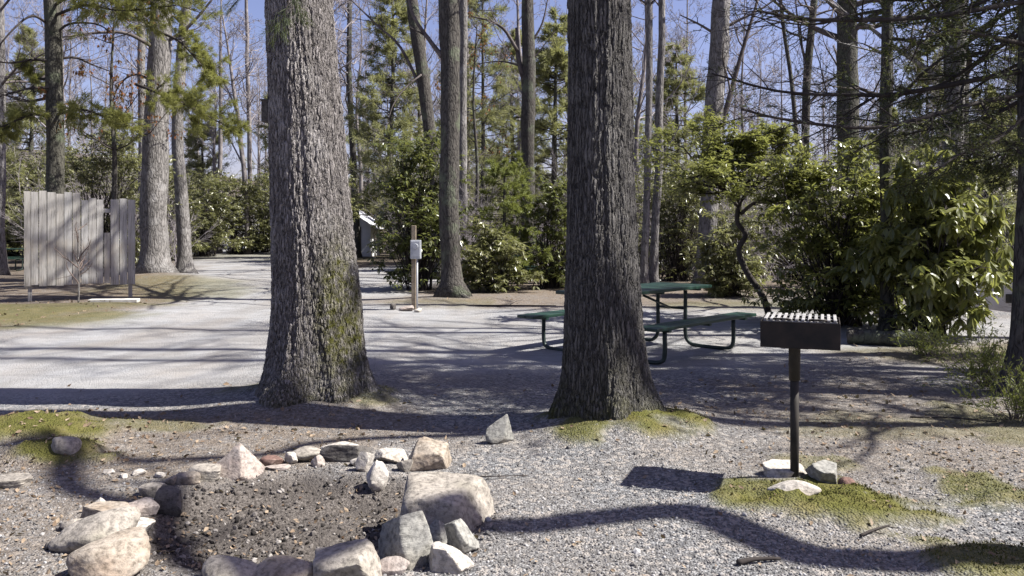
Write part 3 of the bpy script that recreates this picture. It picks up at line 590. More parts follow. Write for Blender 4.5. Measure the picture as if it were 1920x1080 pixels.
# crooked small tree with a leafy crown
def crooked():
    Y = 14.2; rng = np.random.default_rng(77); base = loc_px(1442, Y); t = thing('mountain_laurel', 'small tree with dark snaking trunk and leafy crown behind the grill', 'tree', base); o = np.array(base)
    def q(*pp, dy=0): return curve([W(a, b_, Y+(c[0] if c else 0))-o for a, b_, *c in pp], 22)
    tr = MB(); main = q((1442, 590), (1428, 552), (1400, 510), (1385, 470), (1398, 440), (1382, 415), (1388, 375)); tr.tubes(main, np.linspace(.062, .038, 22), 9); tr.build('trunk', M['twig_dark'], t)
    br = MB(); L_ = [q((1388, 385), (1370, 362), (1345, 360, -.3), (1320, 340, -.5)), q((1388, 378), (1410, 352), (1440, 330, .3), (1475, 300, .4)), q((1388, 380), (1378, 345), (1372, 300, .2)), q((1390, 400), (1420, 378, -.4), (1460, 376, -.6), (1500, 360, -.7)), q((1400, 350, .2), (1415, 310), (1400, 275)), q((1385, 388), (1350, 350, -.3), (1310, 310, -.5), (1280, 275, -.6)), q((1376, 330), (1350, 290, .2), (1335, 255, .3)), q((1440, 330, .3), (1460, 290, .4), (1455, 260, .5))]
    for l in L_: br.tubes(l, np.linspace(.034, .012, 22), 7)
    P = np.stack(L_); R = np.tile(np.linspace(.034, .012, 22), (len(L_), 1)); S, D, Ln, Rd = kids(rng, P, R, 18, .2, 1, (30, 75), (.4, .85), .5); B, Rb = grow(rng, S, D, Ln, Rd, 6, .2, .12); br.tubes(B, Rb, 4, False)
    S, D, Ln, Rd = kids(rng, B, Rb, 5, .3, 1, (30, 60), (.4, .7), .6); B2, R2 = grow(rng, S, D, Ln, Rd, 4, .2, .1); br.tubes(B2, R2, 3, False); br.build('branches', M['twig_dark'], t)
    fo = MB(); tips = np.concatenate([B2[:, -1], B2[:, 2], B2[:, 1], B[:, -1], B[:, 3]]); tips = tips[rng.random(len(tips)) < .95]; whorls(fo, rng, tips, 7, .105, .038, (-35, 30)); fo.build('foliage', M['rhodo_lt'], t)
crooked()
# far thicket, copies
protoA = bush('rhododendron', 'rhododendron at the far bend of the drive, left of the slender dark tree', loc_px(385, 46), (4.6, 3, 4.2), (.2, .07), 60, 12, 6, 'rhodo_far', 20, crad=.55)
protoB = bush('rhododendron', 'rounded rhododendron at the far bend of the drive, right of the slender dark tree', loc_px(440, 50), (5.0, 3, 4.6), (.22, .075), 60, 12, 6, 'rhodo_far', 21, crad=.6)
k = 0
for px, Y, s in [(330, 40, .9), (485, 54, 1.1), (100, 32, .8), (20, 46, 1.0), (140, 38, .95), (610, 62, 1.0), (780, 44, 1.0), (860, 36, .8), (950, 44, .9), (1050, 38, .85), (1130, 40, .9), (1200, 36, .8), (1330, 34, .75), (1420, 33, .65), (1540, 30, .7), (1640, 30, .75), (1720, 26, .65), (1690, 19, .5), (2060, 24, .8), (780, 48, 1.0), (260, 44, 1.1), (-220, 24, .7), (1780, 36, .9), (1880, 40, 1), (100, 46, 1.2), (200, 40, 1.1), (-10, 50, 1.3), (300, 55, 1.2), (560, 52, 1.2), (600, 38, .9), (820, 30, .7), (900, 54, 1.2), (1000, 55, 1.2), (1090, 48, 1.1), (1160, 30, .7), (1240, 48, 1.1), (1290, 29, .6), (1380, 46, 1.1), (1470, 40, 1), (1500, 26, .6), (1590, 42, 1.1), (1620, 24, .6), (1690, 42, 1.1), (1760, 22, .6), (1790, 28, .8), (1930, 36, 1), (2010, 20, .6)]:
    k += 1; dup((protoA, protoB)[k % 2], loc_px(px, Y), k*1.9, s, 'rhododendron of the leafy thicket filling in between the background trunks', 'rhododendrons of the background thicket')

# ------------------------------------------------------------------ conifers
def pine(name, label, loc, Hh, h0, r0, wid, nbr, tuft, need, nl, nw, mat, seed, group=None, bark='bark_pine', up=.12, shape=.6, lean=0):
    rng = np.random.default_rng(seed+900); t = thing(name, label, 'tree', loc, 0, group); z = np.linspace(-.1, Hh, 24); c = np.stack([lean*z+.03*Hh*vnoise(np.stack([z*.2, z*0+seed, z*0], -1))*.3, z*0, z], -1); r = r0*(1-.9*z/Hh)+.015
    tr = MB(); tr.tubes(c, r, 9); tr.build('trunk', M[bark], t)
    zt = np.sort(rng.uniform(h0, Hh*.98, nbr)); a = rng.uniform(0, 2*np.pi, nbr); S = np.stack([np.interp(zt, z, c[:, 0]), zt*0, zt], -1); D = np.stack([np.cos(a), np.sin(a), rng.normal(size=nbr)*.12+up], -1)
    u = (zt-h0)/(Hh-h0); Ln = wid*(1-u)**shape*rng.uniform(.55, 1.1, nbr)+.25; P, R = grow(rng, S, D, Ln, np.full(nbr, r0*.16), 7, .08, .02); br = MB(); br.tubes(P, R, 4, False)
    S, D, L2, Rd = kids(rng, P, R, tuft, .25, 1.0, (20, 60), (.12, .28), .5, .004, flat=.6); B, Rb = grow(rng, S, D, L2, Rd, 4, .15, .08); br.tubes(B, Rb, 3, False); br.build('branches', M['twig_dark'], t)
    fo = MB(); Cn = np.concatenate([B[:, -1], B[:, 2], B[:, 1][::2]]); Dn = np.concatenate([B[:, -1]-B[:, -2]]*2+[(B[:, -1]-B[:, -2])[::2]]); needles(fo, rng, Cn, Dn, need, nl, nw); fo.build('foliage', M[mat], t); return t
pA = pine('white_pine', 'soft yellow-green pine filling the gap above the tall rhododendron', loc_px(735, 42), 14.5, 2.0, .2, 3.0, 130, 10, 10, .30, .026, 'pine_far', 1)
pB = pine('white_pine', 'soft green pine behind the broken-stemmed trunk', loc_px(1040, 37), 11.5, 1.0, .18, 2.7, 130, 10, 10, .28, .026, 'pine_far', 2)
pC = pine('hemlock_tree', 'small bright green hemlock between the flared trunk and the dark oak', loc_px(945, 20.8), 3.5, .3, .06, 1.35, 80, 10, 10, .10, .012, 'hemlock_lt', 3, up=-.05)
pD = pine('white_pine', 'tall thin pine with sparse tufts left of the broken-stemmed trunk', loc_px(905, 34), 12, 2, .12, 2.4, 70, 8, 8, .28, .02, 'pine_far', 4)
k = 0
for px, Y, s, pr in [(1270, 40, .95, pB), (560, 60, 1.3, pA), (860, 60, 1.15, pA), (380, 62, .95, pB), (1420, 46, .8, pB), (60, 46, .9, pA), (1150, 50, 1.0, pA), (1660, 40, .8, pB), (1740, 48, 1.0, pA), (960, 52, 1.0, pA), (210, 52, .8, pB), (1850, 34, .8, pB), (690, 66, 1.0, pB), (1940, 44, 1.1, pA), (-60, 38, 1.0, pB)]:
    k += 1; dup(pr, loc_px(px, Y), k*2.3, s, 'soft yellow-green pine deep in the background woods', 'pines deep in the background woods')
dup(pD, (8.6, 8.3, tz(8.6, 8.3)), .7, 1.05, 'unseen sparse pine added outside the right edge behind the hemlock to shade the gravel')  # off-frame tree added to deepen the shade between the trunks
# bare twiggy shrubs
def bare_shrub(label, loc, hgt, seed, n_=26):
    rng = np.random.default_rng(seed+700); t = thing('bare_shrub', label, 'shrub', loc, 0, 'leafless shrubs of the background'); S = np.stack([rng.normal(size=n_)*.35, rng.normal(size=n_)*.35, np.full(n_, -.05)], -1); D = np.stack([rng.normal(size=n_)*.38, rng.normal(size=n_)*.38, np.ones(n_)], -1); b_ = MB()
    P, R = grow(rng, S, D, hgt*rng.uniform(.6, 1.1, n_), np.full(n_, .018), 9, .12, .04); b_.tubes(P, R, 5, False); S, D, Ln, Rd = kids(rng, P, R, 9, .15, 1, (20, 50), (.25, .5), .5, .006); B, Rb = grow(rng, S, D, Ln, Rd, 5, .15, .08); b_.tubes(B, Rb, 3, False)
    S, D, Ln, Rd = kids(rng, B, Rb, 4, .2, 1, (20, 55), (.35, .6), .6, .005); B, Rb = grow(rng, S, D, Ln, Rd, 4, .18, .06); b_.tubes(B, Rb, 3, False); b_.build('twigs', M['twig_far'], t); return t
LS = 'leafless grey twiggy shrub in the undergrowth between the background trunks'
sp = [bare_shrub(LS, loc_px(850, 32), 4.2, 1), bare_shrub(LS, loc_px(1080, 28), 3.6, 2)]
for i, (px, Y, s_) in enumerate([(640, 60, 1.4), (845, 27, .9), (790, 34, 1.1), (880, 26, .8), (1010, 33, 1), (310, 32, .9), (240, 30, 1), (150, 27, 1), (120, 25, .9), (1160, 27, .8), (1250, 30, 1), (1300, 26, .9), (1420, 24, .9), (1480, 28, 1.1), (1545, 22, .9), (1620, 28, 1), (1700, 24, 1), (1760, 30, 1.1), (2000, 22, 1), (520, 60, 1.4), (400, 58, 1.3)]): dup(sp[i % 2], loc_px(px, Y), i*1.7, s_, LS, 'leafless shrubs of the background')
# dark pine behind the fence, limbs by hand
def fence_pine():
    Y = 20.5; rng = np.random.default_rng(31); Cc, Rr, loc = px_trunk(rng, [(104, 540, 34), (104, 350, 31), (101, 200, 30), (97, 60, 29), (95, 0, 27)], Y, None, 14); o = np.array(loc)
    t = thing('white_pine', 'dark pine trunk behind the plank fence with drooping soft green boughs', 'tree', loc); tr = MB(); tr.tubes(Cc, Rr, 12); tr.build('trunk', M['bark_pine'], t)
    br = MB(); fo = MB(); ru = MB()
    L_ = [([(100, 222), (60, 215, -.5), (10, 235, -1), (-40, 255, -1.4)], 26, 1), ([(104, 215), (150, 205, -.6), (200, 220, -1.1), (240, 235, -1.4)], 26, 1), ([(100, 30), (160, 10, -.6), (230, 20, -1.2), (330, 10, -1.8)], 40, 1), ([(98, 12), (150, -15, -.5), (240, -20, -.9), (380, 25, -1.4)], 44, 1),
          ([(300, 60, 1.5), (340, 80, 1), (375, 120, .6), (400, 150, .4)], 30, 1), ([(255, 158, .2), (310, 180, -.3), (365, 205, -.6), (432, 240, -.9)], 46, 1), ([(98, 115), (60, 112, -.4), (20, 118, -.8), (-30, 112, -1.2)], 6, 0), ([(98, 112), (140, 108, .4), (175, 122, .8), (210, 135, 1.2)], 6, 0),
          ([(97, 50), (60, 30, -.4), (20, 60, -.8), (-20, 110, -1)], 5, 0), ([(102, 165), (60, 165, -.5), (20, 175, -.9), (-30, 190, -1.4)], 5, 0), ([(100, 68), (130, 45), (180, 45), (215, 65)], 5, 0), ([(95, 150), (65, 145), (55, 132), (40, 120)], 10, 1), ([(98, 182), (50, 190, .5), (15, 180, .8), (-30, 165, 1)], 7, 0)]
    for pp, nt, green in L_:
        c = curve([W(a[0], a[1], Y+(a[2] if len(a) > 2 else 0))-o for a in pp], 16); R = np.linspace(.042, .012, 16); br.tubes(c, R, 6)
        S, D, Ln, Rd = kids(rng, c[None], R[None], nt if green else nt*2, .2, 1, (30, 65), (.12, .3) if green else (.2, .4), .45, .006, flat=.5); B, Rb = grow(rng, S, D, Ln, Rd, 5, .2, 0); br.tubes(B, Rb, 3, False)
        if green:
            S, D, L2, Rd = kids(rng, B, Rb, 7, .15, 1, (20, 60), (.25, .5), .5, .004); B2, R2 = grow(rng, S, D, L2, Rd, 4, .2, .05); br.tubes(B2, R2, 3, False)
            Cn = np.concatenate([B2[:, -1], B2[:, 2], B[:, -1]]); Dn = np.concatenate([B2[:, -1]-B2[:, -2], B2[:, 2]-B2[:, 1], B[:, -1]-B[:, -2]]); needles(fo, rng, Cn, Dn, 20, .13, .009, .9)
        else:
            S, D, L2, Rd = kids(rng, B, Rb, 4, .2, 1, (30, 65), (.3, .6), .5, .004); B2, R2 = grow(rng, S, D, L2, Rd, 4, .25, 0); br.tubes(B2, R2, 3, False)
    br.build('branches', M['twig_dark'], t); fo.build('foliage', M['pine'], t)
fence_pine()
# rusty beech leaves on a bare sapling left of the stout trunk
def beech(name, label, px, Y, top, leafbox, nl, seed):
    rng = np.random.default_rng(seed); loc = np.array(loc_px(px, Y)); t = thing(name, label, 'tree', loc); tr = MB(); hh = H-(top-HY)/F*Y-loc[2]
    c = curve([(0, 0, -.1), (.1, 0, hh*.4), (-.05, .1, hh*.7), (.1, 0, hh)], 20); R = np.linspace(.09, .02, 20); tr.tubes(c, R, 7); tr.build('trunk', M['bark_dark'], t)
    br = MB(); tips = limbs(rng, br, *trunk_branches(rng, c, R, hh*.45, 16, (1.0, 2.2), (-.1, .7)), 2, (5, 4), rmin=.005); br.build('branches', M['twig_dark'], t)
    fo = MB(); P = tips[-1].reshape(-1, 3); px_ = 960+(P[:, 0]+loc[0])/(P[:, 1]+loc[1])*F; py_ = HY-(P[:, 2]+loc[2]-H)/(P[:, 1]+loc[1])*F
    P = P[rng.random(len(P)) < nl]; whorls(fo, rng, P, 3, .11, .05, (-85, -40)); fo.build('dead_leaves', M['rust'], t)
beech('beech_tree', 'young beech with clinging rusty leaves left of the stout fence-side trunk', 208, 21.5, 20, None, .30, 5)
beech('beech_tree', 'beech with a few orange dead leaves between the flared trunk and the broken-stemmed one', 890, 29, 40, None, .22, 6)
# hemlock at the right edge with long bare-ish limbs
def edge_hemlock():
    rng = np.random.default_rng(41); Y = 7.6; X = 4.93; base = (X, Y, tz(X, Y)); o = np.array(base); t = thing('hemlock_tree', 'dark hemlock at the right edge with long drooping limbs reaching into view', 'tree', base)
    z = np.linspace(-.12, 9.0, 60); r = .125*(1-.85*np.clip(z, 0, 9.5)/9.5)+.16*np.exp(-np.clip(z, 0, 9)/.28)+.02; c = np.stack([.03*np.sin(z*.8)-.06+.008*z, 0*z, z], -1)
    tr = MB(); tr.tubes(c, r, 16); V = tr.V[0]; tr.V[0] = V+(V-np.repeat(c, 16, 0))*(.12*fbm(V*np.array([9, 9, 2]), 3, 2))[:, None]; tr.build('trunk', M['bark_dark'], t)
    br = MB(); fo = MB()
    PX = [([(1925, 10), (1750, 31, -.3), (1560, 38, -.6), (1475, 30, -.7), (1420, 20, -.8)], .028), ([(1925, 139), (1700, 174, .2), (1607, 178, .3), (1466, 172, .4), (1335, 138, .5)], .030), ([(1925, 183), (1812, 198, -.2), (1686, 233, -.5), (1592, 239, -.6), (1466, 223, -.8), (1390, 205, -.9)], .028),
          ([(1925, 188), (1850, 220, .3), (1760, 240, .6), (1660, 258, .9)], .022), ([(1925, 95), (1860, 70, -.3), (1800, 60, -.5), (1690, 75, -.7)], .022), ([(1925, 60), (1840, 110, .5), (1760, 160, .8), (1640, 190, 1.0)], .024), ([(1925, 215), (1870, 262, -.4), (1800, 290, -.7), (1740, 330, -.8)], .02), ([(1925, -20), (1800, -10, .4), (1680, 0, .6), (1560, -20, .8)], .026), ([(1925, 250), (1890, 280, .5), (1850, 300, .9), (1800, 310, 1.2)], .02), ([(1925, 120), (1850, 150, 1), (1780, 200, 2), (1700, 260, 3)], .02), ([(1925, 40), (1870, 90, 1), (1800, 150, 2), (1740, 230, 3)], .02), ([(1925, 160), (1880, 200, .8), (1840, 260, 1.6), (1790, 340, 2.2)], .02), ([(1925, 230), (1900, 300, .6), (1870, 340, 1)], .016), ([(1925, -40), (1850, 20, 1.5), (1760, 60, 2.6), (1660, 120, 3.6)], .02)]
    for pp, r0 in PX:
        P = [W(a[0], a[1], Y+(a[2] if len(a) > 2 else 0))-o for a in pp]; P[0] = np.array([-.02, 0, P[0][2]+.05]); q = curve(P, 18); R = np.linspace(r0, r0*.3, 18); br.tubes(q, R, 6)
        S, D, Ln, Rd = kids(rng, q[None], R[None], 26, .12, 1, (35, 65), (.14, .34), .45, .004, flat=.75); B, Rb = grow(rng, S, D, Ln, Rd, 6, .12, -.02); br.tubes(B, Rb, 4, False)
        S, D, Ln, Rd = kids(rng, B, Rb, 5, .15, 1, (35, 65), (.25, .5), .5, .0028, flat=.6); B2, R2 = grow(rng, S, D, Ln, Rd, 4, .14, -.03); br.tubes(B2, R2, 3, False)
        sel = (B2[:, 0, 0] > -1.9) | (rng.random(len(B2)) < .3); flat_spray(fo, rng, B2[sel], R2[sel], 1, 4, .22, 14, .018, .006, br)
    # crown above the frame: gives the dappled shade
    zt = rng.uniform(3.7, 8.4, 100); a = rng.uniform(0, 2*np.pi, 100); S = np.stack([0*zt, 0*zt, zt], -1); D = np.stack([np.cos(a), np.sin(a), rng.normal(size=100)*.1-.02], -1); Ln = 2.9*(1-(zt-3.5)/7)*rng.uniform(.6, 1.1, 100)
    lowf = (zt < 4.6) & (D[:, 0] < -.2); S, D, Ln = S[~lowf], D[~lowf], Ln[~lowf]; P, R = grow(rng, S, D, Ln, np.full(len(S), .024), 8, .07, -.015); br.tubes(P, R, 4, False)
    S, D, Ln, Rd = kids(rng, P, R, 10, .15, 1, (35, 65), (.2, .42), .45, .004, flat=.7); B, Rb = grow(rng, S, D, Ln, Rd, 5, .12, -.02); br.tubes(B, Rb, 3, False); flat_spray(fo, rng, B, Rb, 1, 5, .3, 13, .04, .014, None)
    br.build('branches', M['twig_dark'], t); fo.build('foliage', M['hemlock'], t)
edge_hemlock()

# ------------------------------------------------------------------ bare woods in the distance (copies of five trees)
def bare(label, Hh, r0, seed, h0=.3):
    rng = np.random.default_rng(seed+300); t = thing('bare_tree', label, 'tree', (0, 0, 0), 0, 'bare trees of the distant woods'); z = np.linspace(-.2, Hh, 24); c = np.stack([.25*vnoise(np.stack([z*.22, z*0+seed, z*0], -1)), .25*vnoise(np.stack([z*.22, z*0+seed+5, z*0], -1)), z], -1); R = r0*(1-.88*np.clip(z, 0, Hh)/Hh)
    tr = MB(); tr.tubes(c, R, 8); tr.build('trunk', M['bark_far'], t); br = MB(); limbs(rng, br, *trunk_branches(rng, c, R, Hh*h0, 26, (1.8, 4.2), (.3, 1.3), .4), 3, (6, 5, 3), .17, .10, .010); br.build('branches', M['twig_far'], t); return t
LB = 'bare grey hardwood standing deep in the background woods'
protos = [bare(LB, h_, r_, i, h0_) for i, (h_, r_, h0_) in enumerate([(17, .17, .3), (15, .13, .25), (19, .22, .35), (14, .1, .2), (18, .15, .4)])]
rng = np.random.default_rng(99); spots = []
for i in range(74):
    Y = 30+55*((i+.5)/74)**.8; px = (i*0.61803 % 1)*2120-100+rng.normal()*14
    if 330 < px < 500 and Y < 56: Y += 26
    spots.append((px, Y))
for i, (px, Y) in enumerate(spots):
    o = protos[i] if i < 5 else dup(protos[i % 5], (0, 0, 0), 0)
    s = rng.uniform(.75, 1.1); o.location = loc_px(px, Y); o.rotation_euler = (0, 0, float(rng.uniform(0, 6.28))); o.scale = (s, s, s)

# ------------------------------------------------------------------ unseen trees right of the frame, placed for the shadows they cast
def shade_tree(label, base, pts, r0, Hh, seed, limbs_by_shadow=(), nb=10, ln=(1.2, 2.6), h0=5, foliage=0):
    rng = np.random.default_rng(seed); o = np.array([base[0], base[1], tz(*base)]); t = thing('hardwood_tree', label, 'tree', o); c = curve([np.array(p) for p in pts], 60); R = np.interp(c[:, 2], [0, .3, 3, Hh], [r0*1.5, r0*1.05, r0*.95, r0*.45]); tr = MB(); tr.tubes(c, R, 12); tr.build('trunk', M['bark_grey'], t)
    br = MB()
    for pp, ra, rb in limbs_by_shadow:
        q = curve([np.array(p)-o for p in pp], 24); br.tubes(q, np.linspace(ra, rb, 24), 8)
        S, D, Ln, Rd = kids(rng, q[None], np.linspace(ra, rb, 24)[None], 5, .4, 1, (30, 60), (.2, .4), .4, .006); P, Rr = grow(rng, S, D, Ln, Rd, 6, .18, .05); br.tubes(P, Rr, 4, False)
    if nb: limbs(rng, br, *trunk_branches(rng, c, R, h0, nb, ln, (.1, .9)), 2, (5, 4))
    br.build('branches', M['bark_grey'], t); return t
tl = math.tan(SUN_EL)
def above(px, py, h_):
    """point h_ above ground whose shadow falls where the photo shows px,py"""
    g = G(px, py); return (g[0]+h_/tl*SUN_H[0], g[1]+h_/tl*SUN_H[1], h_)
B0 = np.array([6.2, 3.45])
def rel(p): return (p[0]-B0[0], p[1]-B0[1], p[2])
band = [(0, 0, -.15), (-.05, 0, 1.5), (0.0, .05, 3.0)]  # unseen trunk, its line bent so the shadow follows a curved band
for px, py in [(1880, 1048), (1700, 1050), (1520, 1040), (1400, 1000), (1290, 962), (1150, 965), (1000, 985), (860, 985), (760, 1005)]:
    g = G(px, py); h_ = (B0[0]-g[0])*tl/SUN_H[0]; band.append((g[0]+h_/tl*SUN_H[0]-B0[0], g[1]+h_/tl*SUN_H[1]-B0[1], h_))
shade_tree('unseen hardwood just outside the right edge, trunk bent to throw the curved shadow', tuple(B0), band, .18, 9, 1,
    [([(band[-1][0]+B0[0], band[-1][1]+B0[1], band[-1][2]-.1), above(690, 1030, 8.9), above(600, 1070, 9.2), above(480, 1100, 9.5), above(405, 1070, 9.8), above(355, 1000, 10.0), above(322, 940, 10.2), above(305, 905, 10.4)], .08, .10), ([above(322, 940, 10.2), above(250, 945, 10.3), above(130, 915, 10.6), above(115, 860, 11), above(20, 850, 11.6)], .06, .12)], 0)
shade_tree('straight hardwood outside the right edge beyond the hemlock', (9.2, 9.4), [(0, 0, -.1), (.1, .1, 3), (0, .1, 9), (.2, 0, 21)], .17, 21, 2, (), 34, (1.6, 3.6), 7.5)
shade_tree('leaning hardwood outside the right edge behind the forked one', (11.5, 8.2), [(0, 0, -.1), (.1, .1, 5), (-.1, .3, 12), (.2, .2, 23)], .16, 23, 5, (), 26, (1.4, 3.4), 7.0)
shade_tree('slender hardwood outside the right edge past the green table', (10.2, 11.2), [(0, 0, -.1), (-.1, .1, 5), (.1, .1, 12), (-.2, .2, 22)], .15, 22, 6, (), 30, (1.4, 3.4), 9.5)
shade_tree('unseen forked hardwood outside the right edge level with the grill', (7.6, 6.0), [(0, 0, -.1), (0, .1, 3), (.1, 0, 7), (.2, .1, 12)], .12, 12, 3, [([(7.6, 6.05, 6.2), above(700, 820, 8.6), above(520, 850, 9.3), above(400, 862, 9.6), above(270, 866, 9.9), above(170, 848, 10.4), above(60, 838, 11)], .06, .05)], 24, (1.2, 2.8), 2.6)  # limb routed so its shadow runs across the left ground
shade_tree('tall hardwood outside the right edge beyond the green table', (8.6, 15.5), [(0, 0, -.1), (-.1, 0, 3), (.1, .1, 7), (.2, 0, 14)], .2, 14, 4, (), 22, (1.4, 3.4), 3.4)

# ------------------------------------------------------------------ stones
M['st_grey'] = mat_stone('grey_fieldstone', (.235, .21, .18), (.33, .30, .26), (.20, .185, .145), 5)
M['st_pale'] = mat_stone('pale_quartz_stone', (.36, .33, .29), (.50, .465, .42), (.31, .26, .20), 5)
M['st_pink'] = mat_stone('pinkish_sandstone', (.29, .235, .205), (.36, .325, .295), (.25, .205, .175), 5)
M['st_tan'] = mat_stone('tan_sandstone', (.25, .20, .15), (.33, .295, .25), (.255, .19, .14), 5)
M['st_red'] = mat_stone('reddish_stone', (.14, .08, .065), (.21, .135, .11), (.25, .20, .17), 5)
M['st_dark'] = mat_stone('sooty_stone', (.07, .062, .057), (.13, .12, .11), (.10, .095, .085), 6)
M['st_slate'] = mat_stone('blue_grey_slab', (.205, .20, .185), (.285, .278, .25), (.22, .195, .155), 5, (1, 1, 6))
def stone(label, px, py, wpx, hpx, depth=.8, style='angular', mat='st_grey', seed=0, rot=0, tilt=(0, 0), group='stones of the fire ring', name='stone', sink=.2, asp=None, planes=None):
    rng = np.random.default_rng(seed+2000); v, f = (ICO4 if wpx > 55 else ICO3); v = v.copy()
    Y0 = F*H/(py-HY); s = Y0/F; wpx *= (1.14 if 'ring' in group else 1.0); hpx *= (1.1 if 'ring' in group else 1.0); w = wpx*s*1.02; d = w*depth; Y = Y0+d*.38; h = max(hpx*s-d*.5*(H/Y)*.75, hpx*s*.5) if asp is None else asp*w
    X = (px-960)/F*Y
    if planes is not None: N = np.array([p[:3] for p in planes], float); N = norm(N); dd = np.array([p[3] for p in planes]); p_ = 30
    elif style == 'round': N = norm(rng.normal(size=(16, 3))); dd = rng.uniform(.78, .98, 16); p_ = 6
    elif style == 'block': N = np.vstack([np.eye(3), -np.eye(3)])+.17*rng.normal(size=(6, 3)); N = np.vstack([N, norm(rng.normal(size=(7, 3)))*1.0]); N = norm(N); dd = np.concatenate([np.full(6, .74), rng.uniform(.80, .98, 7)]); p_ = 26
    elif style == 'pyramid': a_ = np.array([-2.3, -.9, .6, 2.1])+.15*rng.normal(size=4); N = norm(np.vstack([np.stack([np.cos(a_), np.sin(a_), np.full(4, .72)], -1), [[0, 0, -1]], norm(rng.normal(size=(2, 3)))])); dd = np.array([.52, .56, .6, .56, .8, .95, .95]); p_ = 30
    elif style == 'slab': N = norm(np.vstack([[[0, 0, 1], [0, 0, -1]]+.08*rng.normal(size=(2, 3)), np.column_stack([np.cos(np.arange(7)*.9+rng.random()), np.sin(np.arange(7)*.9+rng.random()), .25*rng.normal(size=7)])])); dd = np.concatenate([[.75, .75], rng.uniform(.72, .98, 7)]); p_ = 20
    else: N = norm(rng.normal(size=(11, 3))); dd = rng.uniform(.62, .95, 11); p_ = 22
    q = np.maximum(v@N.T, 0)/dd; r = np.maximum((q**p_).sum(1), 1e-9)**(-1/p_); r = np.minimum(r, 1.35); V = v*r[:, None]
    V = V/np.abs(V).max(0); V = V*(1+.035*fbm(V*2.1+seed, 3, 3)[:, None]+.018*fbm(V*7+seed, 4, 3)[:, None])
    V = V*np.array([w, d, h*(1+sink)])/2; V = V@(rx(tilt[0])@ry(tilt[1])).T
    mn = V[:, 2].min(); V[:, 2] -= mn+h*sink; V = V@rz(rot).T
    mb = MB(); mb.add(V, f, style == 'round'); z0 = tz(X, Y)
    o = mb.build(name, M[mat]); o.location = (X, Y, z0); tag(o, label, 'stone', group)
    try: o.data.shade_auto_smooth(math.radians(30)) if hasattr(o.data, 'shade_auto_smooth') else None
    except Exception: pass
    if style != 'round':
        me = o.data; me.polygons.foreach_set('use_smooth', np.full(len(me.polygons), True))
        bmq = bmesh.new(); bmq.from_mesh(me)
        for e in bmq.edges:
            if len(e.link_faces) == 2 and e.calc_face_angle(0) > math.radians(32): e.smooth = False
        bmq.to_mesh(me); bmq.free()
    return o
stone('pointed pale pink stone at the back left of the fire ring', 448, 898, 84, 56, .8, 'pyramid', 'st_pink', 4, .35, asp=.62)
stone('flat grey stone left of the pointed pink one', 383, 906, 62, 26, .7, 'slab', 'st_grey', 2)
stone('small flat tan stone behind the sooty block', 352, 912, 44, 22, .7, 'slab', 'st_tan', 3)
stone('sooty dark block at the left of the fire pit', 316, 948, 52, 44, .8, 'block', 'st_dark', 4, .2, asp=.8)
stone('dark red stone right of the pointed pink one', 516, 876, 50, 19, .7, 'angular', 'st_red', 5)
stone('tiny white stone beside the dark red one', 549, 872, 26, 22, .8, 'angular', 'st_pale', 6)
stone('thin pale flake in front of the dark red stone', 522, 884, 46, 9, .6, 'slab', 'st_pink', 7)
stone('rounded light grey stone at the back of the fire ring', 574, 868, 54, 28, .8, 'round', 'st_grey', 8)
stone('small tan lump at the back of the fire ring', 597, 876, 26, 24, .8, 'angular', 'st_pink', 9)
stone('sooty slab with a white top at the back of the fire ring', 645, 868, 84, 32, .6, 'block', 'st_dark', 10, -.1, asp=.34)
stone('thin white slab lying on the sooty slab', 642, 848, 74, 12, .7, 'slab', 'st_pale', 10, sink=.0)
stone('white knobbly stone leaning at the back right of the pit', 684, 884, 32, 36, .8, 'angular', 'st_pale', 12, asp=1.0)
stone('upright white stone hanging over the pit edge', 704, 905, 42, 46, .8, 'angular', 'st_pale', 13, asp=1.1)
stone('flat pale slab behind the two white stones', 732, 868, 66, 22, .8, 'slab', 'st_pale', 14)
stone('tan and orange boulder behind the largest boulder', 803, 882, 80, 62, .8, 'angular', 'st_tan', 15, .1, planes=[(-.25, -.5, .85, .62), (.35, -.3, .9, .66), (-.1, -1, .15, .66), (.95, -.2, .1, .78), (-.95, 0, .35, .72), (0, 1, .2, .75), (0, 0, -1, .8), (.2, -.85, -.5, .7)], asp=.62)
stone('large smooth flat-topped boulder at the right of the fire ring', 822, 992, 182, 114, .72, 'angular', 'st_grey', 16, -.06, planes=[(.03, -.10, 1, .70), (0, -1, .16, .80), (-1, -.1, .12, .84), (.9, -.35, .3, .86), (0, 1, 0, .8), (0, 0, -1, .8), (.02, -.72, .7, .93), (.62, -.45, .65, .93), (-.62, -.2, .75, .95), (.7, -.75, .1, 1.0), (-.7, -.7, .1, 1.03)], asp=.47)
stone('small cream stone between the sooty slab and the white knobbly one', 668, 876, 24, 18, .8, 'angular', 'st_pale', 61)
stone('small grey stone at the back of the ring under the tan boulder', 762, 884, 34, 26, .8, 'angular', 'st_grey', 62)
stone('brown lump left of the flat tan stone behind the sooty block', 324, 914, 26, 20, .8, 'angular', 'st_tan', 63)
stone('low grey stone in the left gap of the ring', 285, 935, 46, 24, .8, 'slab', 'st_grey', 64)
stone('rough pinkish stone between the broad grey boulder and the pit', 258, 1030, 40, 34, .8, 'angular', 'st_pink', 65)
stone('pale lump tucked at the right foot of the largest boulder', 878, 985, 46, 40, .8, 'angular', 'st_tan', 32)
